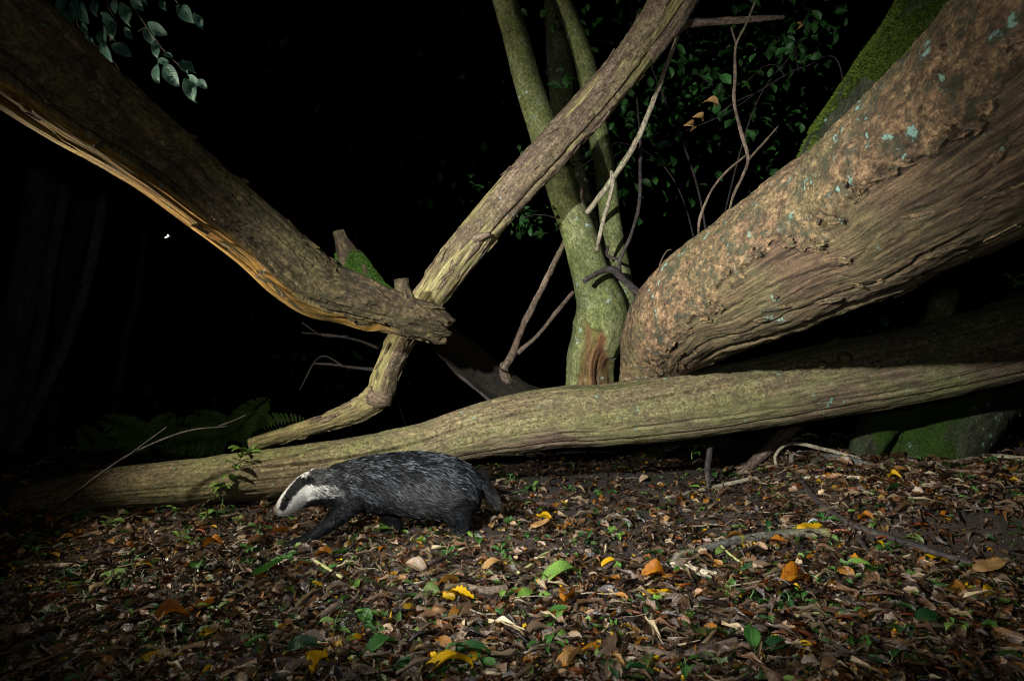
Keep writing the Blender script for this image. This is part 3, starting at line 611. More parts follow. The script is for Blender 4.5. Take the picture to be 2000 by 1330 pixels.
for k, (a, lab) in enumerate((([(735, 722, 3.85, 3.5), (690, 718, 3.85, 3), (650, 712, 3.85, 2.5), (612, 710, 3.85, 2)], 'bare dead twig fanning out in the dark behind the crossing branch'),
                              ([(870, 700, 3.9, 4), (900, 735, 3.88, 4.5), (940, 765, 3.86, 5), (985, 805, 3.84, 5)], 'dark dead branch sloping down behind the end of the leaning trunk'),
                              ([(740, 680, 3.95, 3), (700, 665, 3.95, 2.6), (650, 655, 3.95, 2.2), (590, 650, 3.95, 1.6)], 'faint bare twig below the knot hole of the leaning trunk'))):
    sd = [[(a[0][0] - 60, a[0][1] - 5 - 9 * k, a[0][2], 2), (a[0][0] - 110, a[0][1] - 25, a[0][2], 1.8), (a[0][0] - 150, a[0][1] - 50 + 90 * (k == 0), a[0][2], 1.2)]] if k != 1 else []
    stick('dead_twig', lab, 'twig', a, M['twig_dark'], sd, ns=30, nt=8)

# sticks on the ground
GS = [
 ('stick', 'grey stick with yellow lichen lying across the leaf litter', [(1318, 1090, 6), (1400, 1070, 8), (1480, 1056, 9), (1545, 1050, 10), (1622, 1046, 9)], 'twig_lichen', []),
 ('stick', 'long dark stick running down the bank into the hollow', [(1556, 930, 5), (1592, 978, 6), (1640, 1015, 6), (1700, 1042, 6.5), (1800, 1074, 6.5), (1920, 1112, 6)], 'twig_dark', [[(1660, 1028, 5), (1680, 1058, 5), (1704, 1092, 4)]]),
 ('stick', 'thick pale bowed stick in the twig pile on the bank', [(1584, 914, 5), (1606, 900, 7), (1650, 902, 7.5), (1726, 922, 7)], 'twig_lichen', []),
 ('stick', 'pale stick along the top of the bank before the mossy tree base', [(1738, 910, 4), (1850, 908, 5), (1930, 894, 5), (2010, 900, 5)], 'twig_pale', [[(1900, 902, 3.5), (1922, 922, 3.5)]]),
 ('stick', 'brown stick at the foot of the bank pile', [(1826, 922, 5), (1920, 928, 6), (2010, 934, 6)], 'twig', []),
 ('stick', 'thin straight twig beneath the bowed pale stick', [(1556, 936, 3), (1640, 932, 3.5), (1706, 938, 3)], 'twig_pale', []),
 ('stick', 'purplish twig slanting down the bank from the pile', [(1775, 918, 4), (1830, 935, 4), (1890, 955, 3.5)], 'twig', []),
 ('root', 'dark glossy root showing through the litter in the foreground', [(348, 1306, 8), (480, 1299, 9), (560, 1300, 10), (640, 1312, 11), (700, 1342, 12)], 'twig_dark', []),
 ('stick', 'thick brown curved stick half buried in the foreground litter', [(1200, 1262, 8), (1262, 1282, 12), (1330, 1290, 12), (1440, 1262, 11)], 'twig', []),
 ('stick', 'grey-blue mottled stick pointing towards the badger from the foreground', [(770, 1302, 6), (840, 1272, 8), (905, 1245, 8), (925, 1238, 7)], 'twig_lichen', []),
 ('stick', 'thin brown stick across the dim litter in the left foreground', [(190, 1252, 5), (300, 1222, 6), (380, 1192, 6), (470, 1155, 5)], 'twig', []),
 ('stick', 'short pale bluish stick lying flat in the left litter', [(42, 1110, 4), (120, 1108, 5), (205, 1110, 4)], 'twig_pale', []),
 ('stick', 'thin pale straight stick slanting in the left litter', [(105, 1070, 3), (170, 1047, 3.5), (242, 1033, 3)], 'twig_pale', []),
 ('stick', 'red-brown broken stick among green leaves in the foreground', [(622, 1215, 8), (650, 1196, 9), (672, 1182, 8)], 'twig', []),
 ('stick', 'pale stick lying below the brown leaves beside the yellow folded leaf', [(900, 1150, 8), (945, 1160, 9), (990, 1155, 9)], 'twig', []),
 ('stick', 'pale twig lying under the log to the right of the tail', [(1300, 975, 3), (1390, 955, 4), (1480, 935, 4)], 'twig_pale', []),
 ('stick', 'weathered greyish stick in the middle of the litter', [(1310, 1105, 7), (1370, 1122, 8), (1400, 1128, 7)], 'twig_pale', []),
 ('stick', 'slim dark stick between green leaves beside the ribbed leaf', [(1410, 1245, 5), (1440, 1232, 6), (1462, 1215, 5)], 'twig_dark', []),
 ('stick', 'pale bent straw in the dark left foreground', [(38, 1266, 3), (90, 1268, 3.5), (126, 1272, 3)], 'twig_pale', []),
]
for nm, lab, rows, mt, sd in GS:
    stick(nm, lab, nm, rows, M[mt], sd, ground=True, ns=44, nt=9)
stick('arched_stick', 'thin pale stick arching over the twig pile on the bank', 'stick', [(1523, 922, 3.55, 3), (1514, 890, 3.56, 3), (1546, 866, 3.58, 3.2), (1620, 880, 3.58, 3.5), (1732, 910, 3.52, 3.5)], M['twig_pale'])
stick('upright_stub', 'short upright grey stub standing at the end of the long dark stick', 'stick', [(1549, 940, 3.5, 5), (1546, 910, 3.5, 5), (1545, 885, 3.5, 4)], M['twig_lichen'], ns=20)
stick('upright_stub', 'short pale stub standing in front of the mossy root', 'stick', [(1726, 922, 3.55, 3), (1724, 905, 3.55, 3), (1711, 890, 3.55, 3.5)], M['twig_pale'], ns=20)
stick('upright_stub', 'dark upright stub under the raised part of the log', 'stick', [(1384, 950, 3.35, 5), (1382, 910, 3.35, 6), (1388, 868, 3.35, 5)], M['twig_dark'], ns=20)
stick('dead_root', 'dark dead root curving beneath the raised log', 'root', [(1410, 960, 3.6, 8), (1470, 905, 3.65, 10), (1530, 850, 3.7, 14), (1580, 800, 3.75, 16)], M['twig'], ns=40)
# random small twigs
def rand_ground(n, y0=985, y1=1325, seed=1, xlo=0, xhi=2000):
    r = np.random.default_rng(seed); out = []
    while len(out) < n:
        px, py = r.uniform(xlo, xhi), y0 + (y1 - y0) * r.random() ** 1.0
        if py < 985 + 0.0 * px and px < 520: continue
        if 540 < px < 960 and py < 1062: continue
        out.append((px, py))
    return out
for k, (px, py) in enumerate(rand_ground(70, 925, 1328, 11)):
    r = random.Random(k); a = r.uniform(-0.7, 0.7) + (math.pi if r.random() < .5 else 0); p0 = G(px, py); L = r.uniform(0.05, 0.2); rad = r.uniform(0.0012, 0.003)
    rows = []
    for tt in np.linspace(0, 1, 5):
        x = p0[0] + math.cos(a) * L * tt + r.uniform(-.006, .006); y = p0[1] + math.sin(a) * L * tt + r.uniform(-.006, .006)
        rows.append([x, y, float(gz(x, y)) + 0.010 + r.uniform(0, .01), rad * (1.15 - 0.6 * tt)])
    kind = ['twig', 'twig_pale', 'twig_pale', 'twig_dark'][k % 4]
    word = {'twig': 'thin brown', 'twig_pale': 'thin straw-pale', 'twig_dark': 'thin blackish'}[kind]
    o = tube('fallen_twig', np.array(rows), 14, 6, M[kind]); tag(o, word + ' twig lying loose on the leaf litter', 'twig', word + ' twigs on the forest floor')

# ================================================================== leaves
def leaf_geo(nu=10, L=1.0, W=0.5, fold=0.25, curl=0.2, pleat=0.0, serr=0.06, seed=0, twist=0.0, rough=0.04, petiole=0.18, npl=9, shape=0.85, side=0.0):
    u = np.linspace(0, 1, nu + 1); v = np.array([-1, -0.5, 0, 0.5, 1.0])
    U, Vv = np.meshgrid(u, v, indexing='ij')
    w = W * 0.5 * np.sin(np.pi * np.clip(U, 0.004, 0.996) ** shape) ** 0.8
    w = w * (1 + serr * ((np.arange(nu + 1) % 2) * 2 - 1)[:, None] * (np.abs(Vv) > 0.9))
    nz = vnoise(np.stack([U * 3 + seed * 7.1, Vv * 1.5, U * 0 + seed], -1), 3)
    x = U * L + 0.08 * L * np.abs(Vv) * w / (W * 0.5 + 1e-6); y = Vv * w
    z = fold * np.abs(Vv) * w - curl * L * (U - 0.45) ** 2 + rough * L * nz + pleat * L * np.sin(2 * np.pi * (npl * U - 1.2 * np.abs(Vv))) * np.abs(Vv) ** 0.5
    z = z + twist * L * (U - 0.5) * Vv * 0.5
    y = y + side * L * (U - 0.4) ** 2
    V0 = np.stack([x, y, z], -1).reshape(-1, 3)
    luv = np.stack([U, Vv, U * 0 + seed * 3.3], -1).reshape(-1, 3)
    i = np.arange(nu)[:, None] * 5; j = np.arange(4)[None]
    q = np.stack([i + j, i + 5 + j, i + 6 + j, i + j + 1], -1).reshape(-1, 4)
    if petiole > 0:
        k = len(V0); pw = 0.012 * L; zz = -curl * L * 0.2
        pv = np.array([[0.02 * L, -pw, zz], [0.02 * L, pw, zz], [-petiole * 0.5 * L, -pw, zz + 0.01 * L], [-petiole * 0.5 * L, pw, zz + 0.01 * L], [-petiole * L, -pw, zz - 0.01 * L], [-petiole * L, pw, zz - 0.01 * L]])
        V0 = np.concatenate([V0, pv]); luv = np.concatenate([luv, np.tile([0, 0, seed * 3.3], (6, 1))])
        q = np.concatenate([q, [[k, k + 1, k + 3, k + 2], [k + 2, k + 3, k + 5, k + 4]]])
    return V0, q, luv
def rot_zyx(yaw, pitch, roll):
    cy, sy, cp, sp, cr, sr = np.cos(yaw), np.sin(yaw), np.cos(pitch), np.sin(pitch), np.cos(roll), np.sin(roll)
    return np.stack([np.stack([cy * cp, cy * sp * sr - sy * cr, cy * sp * cr + sy * sr], -1),
                     np.stack([sy * cp, sy * sp * sr + cy * cr, sy * sp * cr - cy * sr], -1),
                     np.stack([-sp, cp * sr, cp * cr], -1)], -2)
VARIANTS = []
for s in range(9):
    r = random.Random(s * 13 + 1)
    VARIANTS.append(leaf_geo(14, 1, r.uniform(0.42, 0.6), r.uniform(0.1, 0.7), r.uniform(-0.25, 0.7), r.choice([0, 0.012, 0.02]), 0.05, s, r.uniform(-0.5, 0.5), r.uniform(0.03, 0.08), 0.16, 7, 0.85, r.uniform(-0.3, 0.3)))
CRUMPLE = [leaf_geo(14, 1, 0.62, 1.1, 1.1, 0.025, 0.06, 20 + s, 0.8 - 0.8 * s, 0.13, 0.12, 6) for s in range(3)]
_lm = {}
def leaf_mesh(v, colour):
    k = (v, colour)
    if k not in _lm:
        V0, q, luv = (VARIANTS + CRUMPLE)[v]
        _lm[k] = make_mesh('fallen_leaf_' + colour, V0, q, None, {'luv': luv}); _lm[k].materials.append(LM[colour])
    return _lm[k]
def put_leaf(px, py, wpx, colour, v=None, yaw=None, label=None, tilt=0.3, seed=0, name='fallen_leaf', roll=None, lift=0.006):
    r = random.Random(seed * 31 + int(px) * 7 + int(py))
    p = G(px, py); L = wpx * p[1] / F
    o = link(name, leaf_mesh(r.randrange(9) if v is None else v, colour))
    yaw = r.uniform(0, 2 * math.pi) if yaw is None else yaw
    o.rotation_euler = (r.uniform(-tilt, tilt) if roll is None else roll, r.uniform(-tilt, tilt), yaw); o.scale = (L, L, L)
    o.location = (p[0] - math.cos(yaw) * L * 0.45, p[1] - math.sin(yaw) * L * 0.45, float(gz(p[0], p[1])) + lift + 0.06 * L)
    words = {'yellow': 'bright yellow', 'orange': 'rusty orange', 'tan': 'dry tan', 'brown': 'dark brown', 'grey': 'faded grey-brown', 'green': 'fresh mid-green', 'lime': 'pale light-green', 'dark': 'deep dark-green'}
    if label: tag(o, label, 'leaf')
    else: tag(o, words[colour] + ' loose fallen leaf lying on the leaf litter', 'leaf', words[colour] + ' loose fallen leaves')
    return o
HERO = [
 (900, 1174, 72, 'yellow', 4, 2.7, 'folded bright yellow leaf lying centrally in front of the badger'),
 (1282, 1168, 68, 'yellow', 5, 0.15, 'curled golden-orange leaf beside the thick pale twigs'),
 (318, 1292, 120, 'yellow', 1, 0.75, 'large yellow-green leaf with brown torn side in left foreground'),
 (1108, 1178, 56, 'orange', 9, 1.2, 'upright crumpled orange leaf behind the ribbed green leaf'),
 (868, 1318, 110, 'yellow', 2, 0.3, 'wide yellow-tan torn leaf at the bottom beside the bluish leaf'),
 (620, 1312, 66, 'yellow', 9, 1.4, 'wrinkled yellow-orange leaf standing by the dark glossy root'),
 (1468, 1272, 70, 'green', 3, 1.4, 'broad mid-green leaf beside its bluish-green twin'),
 (1518, 1278, 75, 'dark', 0, 0.1, 'bluish-green flat leaf overlapping a broad mid-green leaf'),
 (412, 1246, 58, 'yellow', 0, 0.9, 'small yellow leaf with notched edge in the left foreground'),
 (1092, 1136, 88, 'lime', 2, 0.2, 'pale-backed green leaf with a thick white stalk'),
 (1028, 1172, 60, 'lime', 4, 0.7, 'upright light green ribbed leaf right of the folded yellow leaf'),
 (932, 1285, 95, 'dark', 1, 2.8, 'long dark green leaf with a straight midrib in the foreground'),
 (984, 1203, 46, 'green', 5, 0.1, 'small ribbed green leaf below the light green upright leaf'),
 (1085, 1208, 50, 'green', 3, 0.5, 'toothed green leaf under the upright crumpled orange leaf'),
 (1932, 1124, 85, 'tan', 5, 0.1, 'pleated cream leaf at the end of the long dark stick'),
 (1822, 1066, 62, 'yellow', 2, 0.0, 'yellow leaf lying in the hollow below the bank'),
 (1935, 1170, 55, 'yellow', 9, 0.5, 'crumpled dull yellow leaf near the pleated cream leaf'),
 (1812, 1222, 74, 'dark', 0, 0.05, 'narrow deep green leaf in the right foreground'),
 (400, 1192, 80, 'orange', 10, 0.4, 'large wrinkled orange-brown leaf in the left litter'),
 (330, 1218, 70, 'orange', 11, 0.3, 'dark rusty curled leaf left of the large wrinkled leaf'),
 (530, 1132, 90, 'green', 3, 0.6, 'bluish-green leaf with a ribbed tip in the left litter'),
 (412, 1076, 48, 'orange', 10, 0.1, 'glossy red-brown cupped leaf below the badger snout'),
 (278, 1112, 44, 'yellow', 2, 0.1, 'yellow-orange leaf in the dim left litter'),
 (545, 1040, 52, 'orange', 4, 0.5, 'orange-tan leaf lying under the badger chin'),
 (918, 1016, 58, 'tan', 1, 2.9, 'brown dry leaf leaning against the hind leg of the badger'),
 (880, 1032, 50, 'tan', 5, 0.3, 'ribbed dry tan leaf in front of the hind leg'),
 (1582, 1040, 66, 'yellow', 5, 0.1, 'yellow leaf draped over the lichen-covered stick'),
 (1520, 1062, 44, 'orange', 4, 2.4, 'narrow orange leaf leaning on the lichen-covered stick'),
 (1118, 1300, 66, 'tan', 9, 1.0, 'crumpled tan leaf curled into a cup in the foreground'),
 (1200, 1300, 55, 'tan', 10, 2.4, 'wrinkled tan leaf between the cup-shaped leaf and the bluish leaf'),
 (1252, 1322, 66, 'dark', 0, 2.5, 'dark bluish-green leaf with pale veins at the bottom'),
 (1275, 1130, 62, 'orange', 10, 0.1, 'torn orange-brown leaf in the middle of the litter'),
 (1060, 1018, 44, 'yellow', 9, 0.1, 'crinkled yellow leaf to the right of the tail'),
 (1055, 1038, 48, 'tan', 5, 0.2, 'ribbed tan leaf below the crinkled yellow leaf'),
 (1190, 1108, 40, 'yellow', 2, 0.0, 'flat yellow leaf beside the pale green stalk'),
 (1500, 1105, 56, 'lime', 1, 0.05, 'slim light green leaf on a thin yellow stalk'),
 (740, 1280, 70, 'green', 0, 0.6, 'round green leaf lying behind the dark glossy root'),
 (745, 1205, 66, 'lime', 5, 0.9, 'light green ribbed leaf lit brightly in the foreground cluster'),
 (715, 1225, 60, 'green', 3, 2.2, 'mid-green leaf partly under the brightly lit ribbed leaf'),
 (690, 1152, 50, 'lime', 4, 2.0, 'yellowish-green leaf at the end of the pale straight stalk'),
 (590, 1278, 74, 'dark', 0, 0.1, 'dark glossy green leaf above the wrinkled yellow-orange leaf'),
 (495, 1270, 52, 'green', 3, 0.9, 'green veined leaf in the left foreground by the dark root'),
 (800, 1310, 64, 'dark', 0, 2.8, 'bluish torn leaf beside the wide yellow-tan leaf'),
 (700, 1255, 50, 'yellow', 4, 1.0, 'yellow-green leaf tucked behind the foreground leaf cluster'),
 (1390, 1245, 60, 'orange', 4, 2.2, 'orange-brown leaf standing on edge behind the broad green leaf'),
 (1575, 1268, 40, 'yellow', 2, 2.7, 'small pointed yellow leaf right of the bluish twin leaf'),
 (960, 1120, 55, 'tan', 2, 0.3, 'tan leaf with a small insect hole'),
 (1680, 1110, 74, 'lime', 2, 2.6, 'long olive-green leaf at the foot of the lichen stick'),
 (1550, 1140, 80, 'orange', 10, 0.4, 'shredded orange-brown leaf beside the white feather'),
 (1690, 1265, 60, 'green', 1, 1.5, 'upright toothed green leaf in the dim right foreground'),
 (745, 1045, 44, 'lime', 4, 0.1, 'pale lime leaf in front of the second foreleg'),
 (660, 1085, 48, 'green', 1, 0.5, 'slim green leaf below the reaching forepaw'),
]
for k, (px, py, w, c, v, yaw, lab) in enumerate(HERO): put_leaf(px, py, w * 0.9, c, v, yaw, lab, 0.35, k, lift=0.014)
kinds = ['green'] * 26 + ['lime'] * 12 + ['dark'] * 16 + ['yellow'] * 11 + ['orange'] * 14 + ['tan'] * 14 + ['brown'] * 14 + ['grey'] * 10
for k, (px, py) in enumerate(rand_ground(235, 930, 1329, 5)):
    r = random.Random(k + 99); c = r.choice(kinds)
    if py < 985 and px < 960: continue
    if px < 600 and py < 1150 and r.random() < 0.5: c = r.choice(['green', 'dark', 'lime'])
    put_leaf(px, py, r.uniform(18, 42) * (0.6 + 0.5 * (py - 900) / 430), c, (r.randrange(9) if c in ('green', 'lime', 'dark') else r.randrange(12)), None, None, 0.5, k)

# leaf litter: everything too small and too many to pick apart
def litter():
    Vs, Qs, Us, Cs = [], [], [], []; base = 0
    temps = [leaf_geo(5, 1, rr, f, c, 0, 0.22, 40 + k, tw, 0.10, 0.0) for k, (rr, f, c, tw) in enumerate(((.5, .2, .15, .4), (.6, .6, .5, -.6), (.45, .1, -.3, .3), (.75, .3, .1, .8), (.22, .4, .5, -.3), (.55, 1.2, 1.0, .5)))]
    strip = leaf_geo(3, 1, .07, .3, .5, 0, 0, 60, 0, 0.12, 0.0); strip2 = leaf_geo(3, 1, .05, .3, -.2, 0, 0, 61, 0, 0.05, 0.0)
    catk = leaf_geo(5, 1, .10, .8, .7, 0, 0.5, 62, 0, .15, 0.0)
    pal = np.array([(.10, .055, .032), (.17, .10, .055), (.06, .036, .024), (.27, .19, .12), (.20, .095, .04), (.36, .27, .18), (.035, .022, .016), (.20, .155, .12), (.32, .15, .04), (.055, .12, .03), (.12, .20, .05), (.45, .29, .06)])
    prob = np.array([.17, .13, .15, .09, .07, .05, .12, .08, .025, .06, .03, .02]); prob = prob / prob.sum()
    spec = [(t, 3700, .007, .050, pal, prob, .5) for t in temps] + [(strip, 4200, .02, .12, np.array([(.26, .2, .13), (.12, .075, .05), (.4, .33, .22), (.05, .035, .03)]), np.array([.3, .35, .12, .23]), .25),
            (strip2, 4200, .015, .08, np.array([(.3, .24, .16), (.14, .09, .06), (.06, .04, .03)]), np.array([.3, .4, .3]), .3), (catk, 1500, .03, .07, np.array([(.17, .055, .025), (.12, .04, .02)]), np.array([.5, .5]), .3)]
    bigs = [leaf_geo(10, 1, rr, f, c, .014, 0.06, 80 + k, tw, 0.07, 0.12, 6, .85, sd) for k, (rr, f, c, tw, sd) in enumerate(((.5, .15, .2, .5, .2), (.6, .35, -.3, -.5, -.2), (.55, .7, .5, .3, .1), (.45, .1, .6, -.4, .3)))]
    bp_ = np.array([(.10, .06, .036), (.16, .10, .06), (.22, .16, .11), (.26, .13, .045), (.06, .04, .028), (.09, .13, .04), (.05, .11, .03)]); bq = np.array([.22, .2, .14, .12, .14, .08, .10])
    spec += [(t, 700, .03, .082, bp_, bq / bq.sum(), .35) for t in bigs]
    spec += [(temps[3], 900, .008, .026, np.array([(.55, .35, .05), (.5, .24, .04)]), np.array([.7, .3]), .4), (temps[0], 1900, .010, .034, np.array([(.05, .13, .03), (.11, .20, .05), (.03, .08, .025)]), np.array([.45, .3, .25]), .5)]
    for (V0, q, luv), n, s0, s1, cp, pr, tilt in spec:
        m = int(n * 1.0); d = 1.15 / (rng.random(m) * (1 / 1.0 - 1.15 / 4.6) + 1.15 / 4.6) ; d = np.clip(d, 1.15, 4.5)
        x = d * rng.uniform(-0.82, 0.86, m); y = d
        k = m // 7; x[:k] = rng.uniform(1.15, 2.6, k); y = y.copy(); y[:k] = rng.uniform(2.1, 3.7, k)
        sc = s0 + (s1 - s0) * rng.random(m) ** 1.8
        R = rot_zyx(rng.uniform(0, 2 * np.pi, m), rng.normal(0, tilt * .7, m), rng.normal(0, tilt, m))
        W = np.einsum('nij,vj->nvi', R, V0) * sc[:, None, None]
        W = W - W.mean(1, keepdims=True)
        W = W + np.stack([x, y, gz(x, y) + rng.uniform(-.004, .014, m) + 0.08 * sc], -1)[:, None]
        c = cp[rng.choice(len(cp), m, p=pr)] * np.clip(np.exp(rng.normal(-.12, .55, (m, 1))), .2, 2.6)
        Vs.append(W.reshape(-1, 3)); Qs.append((q[None] + (np.arange(m) * len(V0))[:, None, None] + base).reshape(-1, 4))
        u = np.broadcast_to(luv[None], (m,) + luv.shape).copy(); u[..., 2] += rng.uniform(0, 50, (m, 1))
        Us.append(u.reshape(-1, 3)); Cs.append(np.repeat(c, len(V0), 0)); base += m * len(V0)
    me = make_mesh('leaf_litter', np.concatenate(Vs), np.concatenate(Qs), None, {'luv': np.concatenate(Us)}, {'lcol': np.concatenate(Cs)}, True)
    o = link('leaf_litter', me, LM['litter']); o['kind'] = 'stuff'
    tag(o, 'brown carpet of broken leaves, stalks and catkins covering the forest floor', 'leaf litter')
litter()
# crumbs of soil and wood between the leaves
def crumbs():
    m = 9000; d = np.clip(1.15 / (rng.random(m) * (1 - 0.25) + 0.25), 1.15, 4.5); x = d * rng.uniform(-.82, .86, m)
    T = np.array([[1, 0, -.4], [-.5, .87, -.4], [-.5, -.87, -.4], [0, 0, 1.0]]); tri = np.array([[0, 1, 3], [1, 2, 3], [2, 0, 3], [0, 2, 1]])
    R = rot_zyx(*(rng.uniform(0, 6.28, m) for _ in range(3))); sc = rng.uniform(.002, .007, m)
    W = np.einsum('nij,vj->nvi', R, T) * sc[:, None, None] * np.array([1, 1, .8]) + np.stack([x, d, gz(x, d) + .003], -1)[:, None]
    c = np.array([(.05, .033, .022), (.11, .075, .05), (.2, .15, .11), (.03, .02, .015)])[rng.integers(0, 4, m)]
    o = link('soil_crumbs', make_mesh('soil_crumbs', W.reshape(-1, 3), None, (tri[None] + (np.arange(m) * 4)[:, None, None]).reshape(-1, 3), None, {'lcol': np.repeat(c, 4, 0)}, False), M['bits'])
    o['kind'] = 'stuff'; tag(o, 'dark crumbs of soil and rotten wood between the fallen leaves', 'soil')
crumbs()
# feathers
for px, py, w, yaw, lab in ((1590, 1030, 30, .4, 'small downy white feather behind the lichen-covered stick'), (1532, 1152, 36, 2.5, 'white feather lying on the shredded orange-brown leaf'), (1256, 1028, 24, 2.0, 'tiny grey-white feather in the lit litter right of the badger')):
    p = G(px, py); L = w * p[1] / F; V0, q, luv = leaf_geo(14, 1, .28, .3, .5, 0, .12, int(px), 0, .03, .25)
    me = make_mesh('feather', V0, q, None, {'luv': luv}); o = link('feather', me, LM['white']); o.scale = (L, L, L)
    o.rotation_euler = (0.4, -0.15, yaw); o.location = (p[0] - math.cos(yaw) * L * .45, p[1], float(gz(p[0], p[1])) + .02); tag(o, lab, 'feather')
# pale green stalks lying on the litter
STALK = simple('stalk_green', (0.30, 0.30, 0.12), 0.6)
for rows, lab in (([(615, 1102, 3), (640, 1118, 3.2), (668, 1136, 3.5)], 'straight pale yellow-green stalk lying on the litter'), ([(1010, 1126, 3), (1040, 1108, 3), (1062, 1090, 3), (1100, 1076, 2.5)], 'wavy pale green stalk right of the insect-holed leaf'),
                  ([(1405, 1068, 2.5), (1430, 1092, 2.5), (1465, 1114, 2.5), (1490, 1118, 2.5)], 'curved yellow stalk carrying a slim light green leaf'), ([(1538, 1214, 2.5), (1580, 1206, 3), (1625, 1200, 2.5)], 'pale green stalk beside the dim green seedlings')):
    o = tube('leaf_stalk', ground_path(rows, -1.5), 20, 7, STALK); tag(o, lab, 'stalk')

# ================================================================== small green plants
STEM = simple('stem_green', (0.10, 0.19, 0.05), 0.5)
SHOOT = {c: [make_mesh('shoot_leaf', g[0], g[1], None, {'luv': g[2]}) for g in (leaf_geo(8, 1, .5, .35, .5, .012, .08, 70 + s, .3 * s - .3, .03, .25, 6) for s in range(3))] for c in ('green', 'lime', 'dark')}
for c, ms in SHOOT.items():
    for me in ms: me.materials.append(LM[c])
def plant(label, base, height, lean, nleaf, leafL, colour, seed, group=None, spread=1.0, name='seedling'):
    r = random.Random(seed); th = thing(name, label, 'plant', base, group)
    pts = []; x, y = base[0], base[1]
    for k in range(5):
        tt = k / 4; pts.append([x + lean[0] * tt ** 1.4 + r.uniform(-.006, .006) * (k > 0), y + lean[1] * tt ** 1.4 + r.uniform(-.006, .006) * (k > 0), base[2] - .005 + height * tt, 0.0018 * (1.2 - .6 * tt)])
    pts = np.array(pts); tube('stem', pts, 14, 6, STEM, th)
    for k in range(nleaf):
        tt = 0.35 + 0.65 * (k + 0.5) / nleaf; p = np.array([np.interp(tt, np.linspace(0, 1, 5), pts[:, c]) for c in range(3)])
        o = bpy.data.objects.new('leaf', SHOOT[colour][r.randrange(3)]); COL.objects.link(o); o.parent = th
        L = leafL * r.uniform(.65, 1.2); o.scale = (L, L, L); yaw = k * 2.4 + r.uniform(-.5, .5); o.location = p - np.array(base) + np.array([math.cos(yaw), math.sin(yaw), 0]) * L * .18
        o.rotation_euler = (r.uniform(-.3, .3), r.uniform(-.5, .35), yaw)
    return th
b0 = G(432, 992)
plant('tall leafy green weed climbing in front of the log', b0, 0.23, (0.09, 0.0), 16, 0.07, 'lime', 3, name='leafy_weed')
plant('slim green shoot with tiny leaves left of the tall leafy weed', G(362, 992), 0.19, (0.06, 0.0), 9, 0.036, 'lime', 4, name='leafy_weed')
plant('bent green stem crossing in front of the log beside the tall weed', G(388, 994), 0.13, (0.18, 0.0), 9, 0.045, 'lime', 5, name='leafy_weed')
tl = P(478, 893, 2.99)
plant('tuft of green leaves growing on top of the log', tl, 0.05, (0.03, -0.02), 9, 0.065, 'lime', 6, name='leafy_weed')
plant('drooping blue-green leafy shoot hanging under the raised log', P(1352, 895, 3.4), 0.075, (0.01, 0), 6, 0.05, 'green', 8, name='leafy_weed')
plant('pale green sprig growing on top of the raised end of the log', P(1985, 560, 3.05), 0.05, (-0.02, 0), 6, 0.05, 'lime', 9, name='leafy_weed')
for k, (px, py) in enumerate([(150, 1020), (205, 1035), (255, 1012), (120, 1050), (300, 1002), (60, 1062), (340, 1008), (395, 1020), (430, 1010), (470, 1025), (505, 1050), (1000, 945), (1045, 955), (985, 935), (1110, 960), (1070, 1280), (1075, 1230), (1180, 1325), (1470, 1180), (1550, 1190), (1140, 1060), (1200, 1050), (870, 1095), (770, 1030), (815, 1020), (1620, 1120), (1660, 1210), (560, 1010), (25, 1110), (80, 1090), (725, 1225), (650, 1240), (1880, 940), (1840, 1150), (350, 1060), (480, 1080), (590, 1100)] + rand_ground(34, 1000, 1320, 77)):
    r = random.Random(k * 5); c = r.choice(['green', 'dark', 'lime', 'green'])
    w = {'green': 'small mid-green', 'dark': 'small deep-green', 'lime': 'small yellow-green'}[c]
    plant(w + ' seedling growing out of the leaf litter', G(px, py), r.uniform(.02, .055), (r.uniform(-.02, .02), r.uniform(-.02, .02)), r.randint(4, 6), r.uniform(.028, .045), c, k + 50, w + ' seedlings in the litter')

# ================================================================== hornbeam spray at the upper left
HB = [make_mesh('hornbeam_leaf', g[0], g[1], None, {'luv': g[2]}) for g in (leaf_geo(30, 1, .56, .25, .35, .022, .05, 90 + s, .4 * s - .4, .03, .12, 10, .8) for s in range(4))]
for me in HB: me.materials.append(LM['teal'])
hb = thing('hornbeam_spray', 'spray of ribbed bluish-green leaves hanging above the dark leaning trunk', 'branch', P(230, -60, 2.25))
HBL = [(270, 160, 230, 80), (400, 120, 240, 65), (530, 80, 170, 75), (830, 135, 200, 75), (930, 30, 170, 55), (1130, 285, 190, 30), (1060, 350, 180, 65), (1130, 500, 150, 85), (1130, 710, 180, 100), (1265, 730, 240, 60), (1385, 650, 130, 50),
       (1460, 880, 210, 72), (1490, 790, 160, 40), (1575, 820, 130, 45), (1410, 130, 230, 48), (1540, 205, 150, 65), (640, 185, 170, 35), (780, 485, 210, 32), (640, 520, 190, 60), (480, 400, 120, 50), (420, 285, 120, 60), (850, 325, 130, 55),
       (1190, 50, 120, 60), (690, 300, 170, 80), (600, 350, 200, 85), (1190, 600, 110, 10), (1240, 540, 90, 20), (1440, 640, 150, 45), (330, 40, 150, 95), (720, 60, 130, 100), (200, 60, 170, 110), (1010, -30, 160, 70), (60, 60, 120, 70)]
hbr = np.random.default_rng(3)
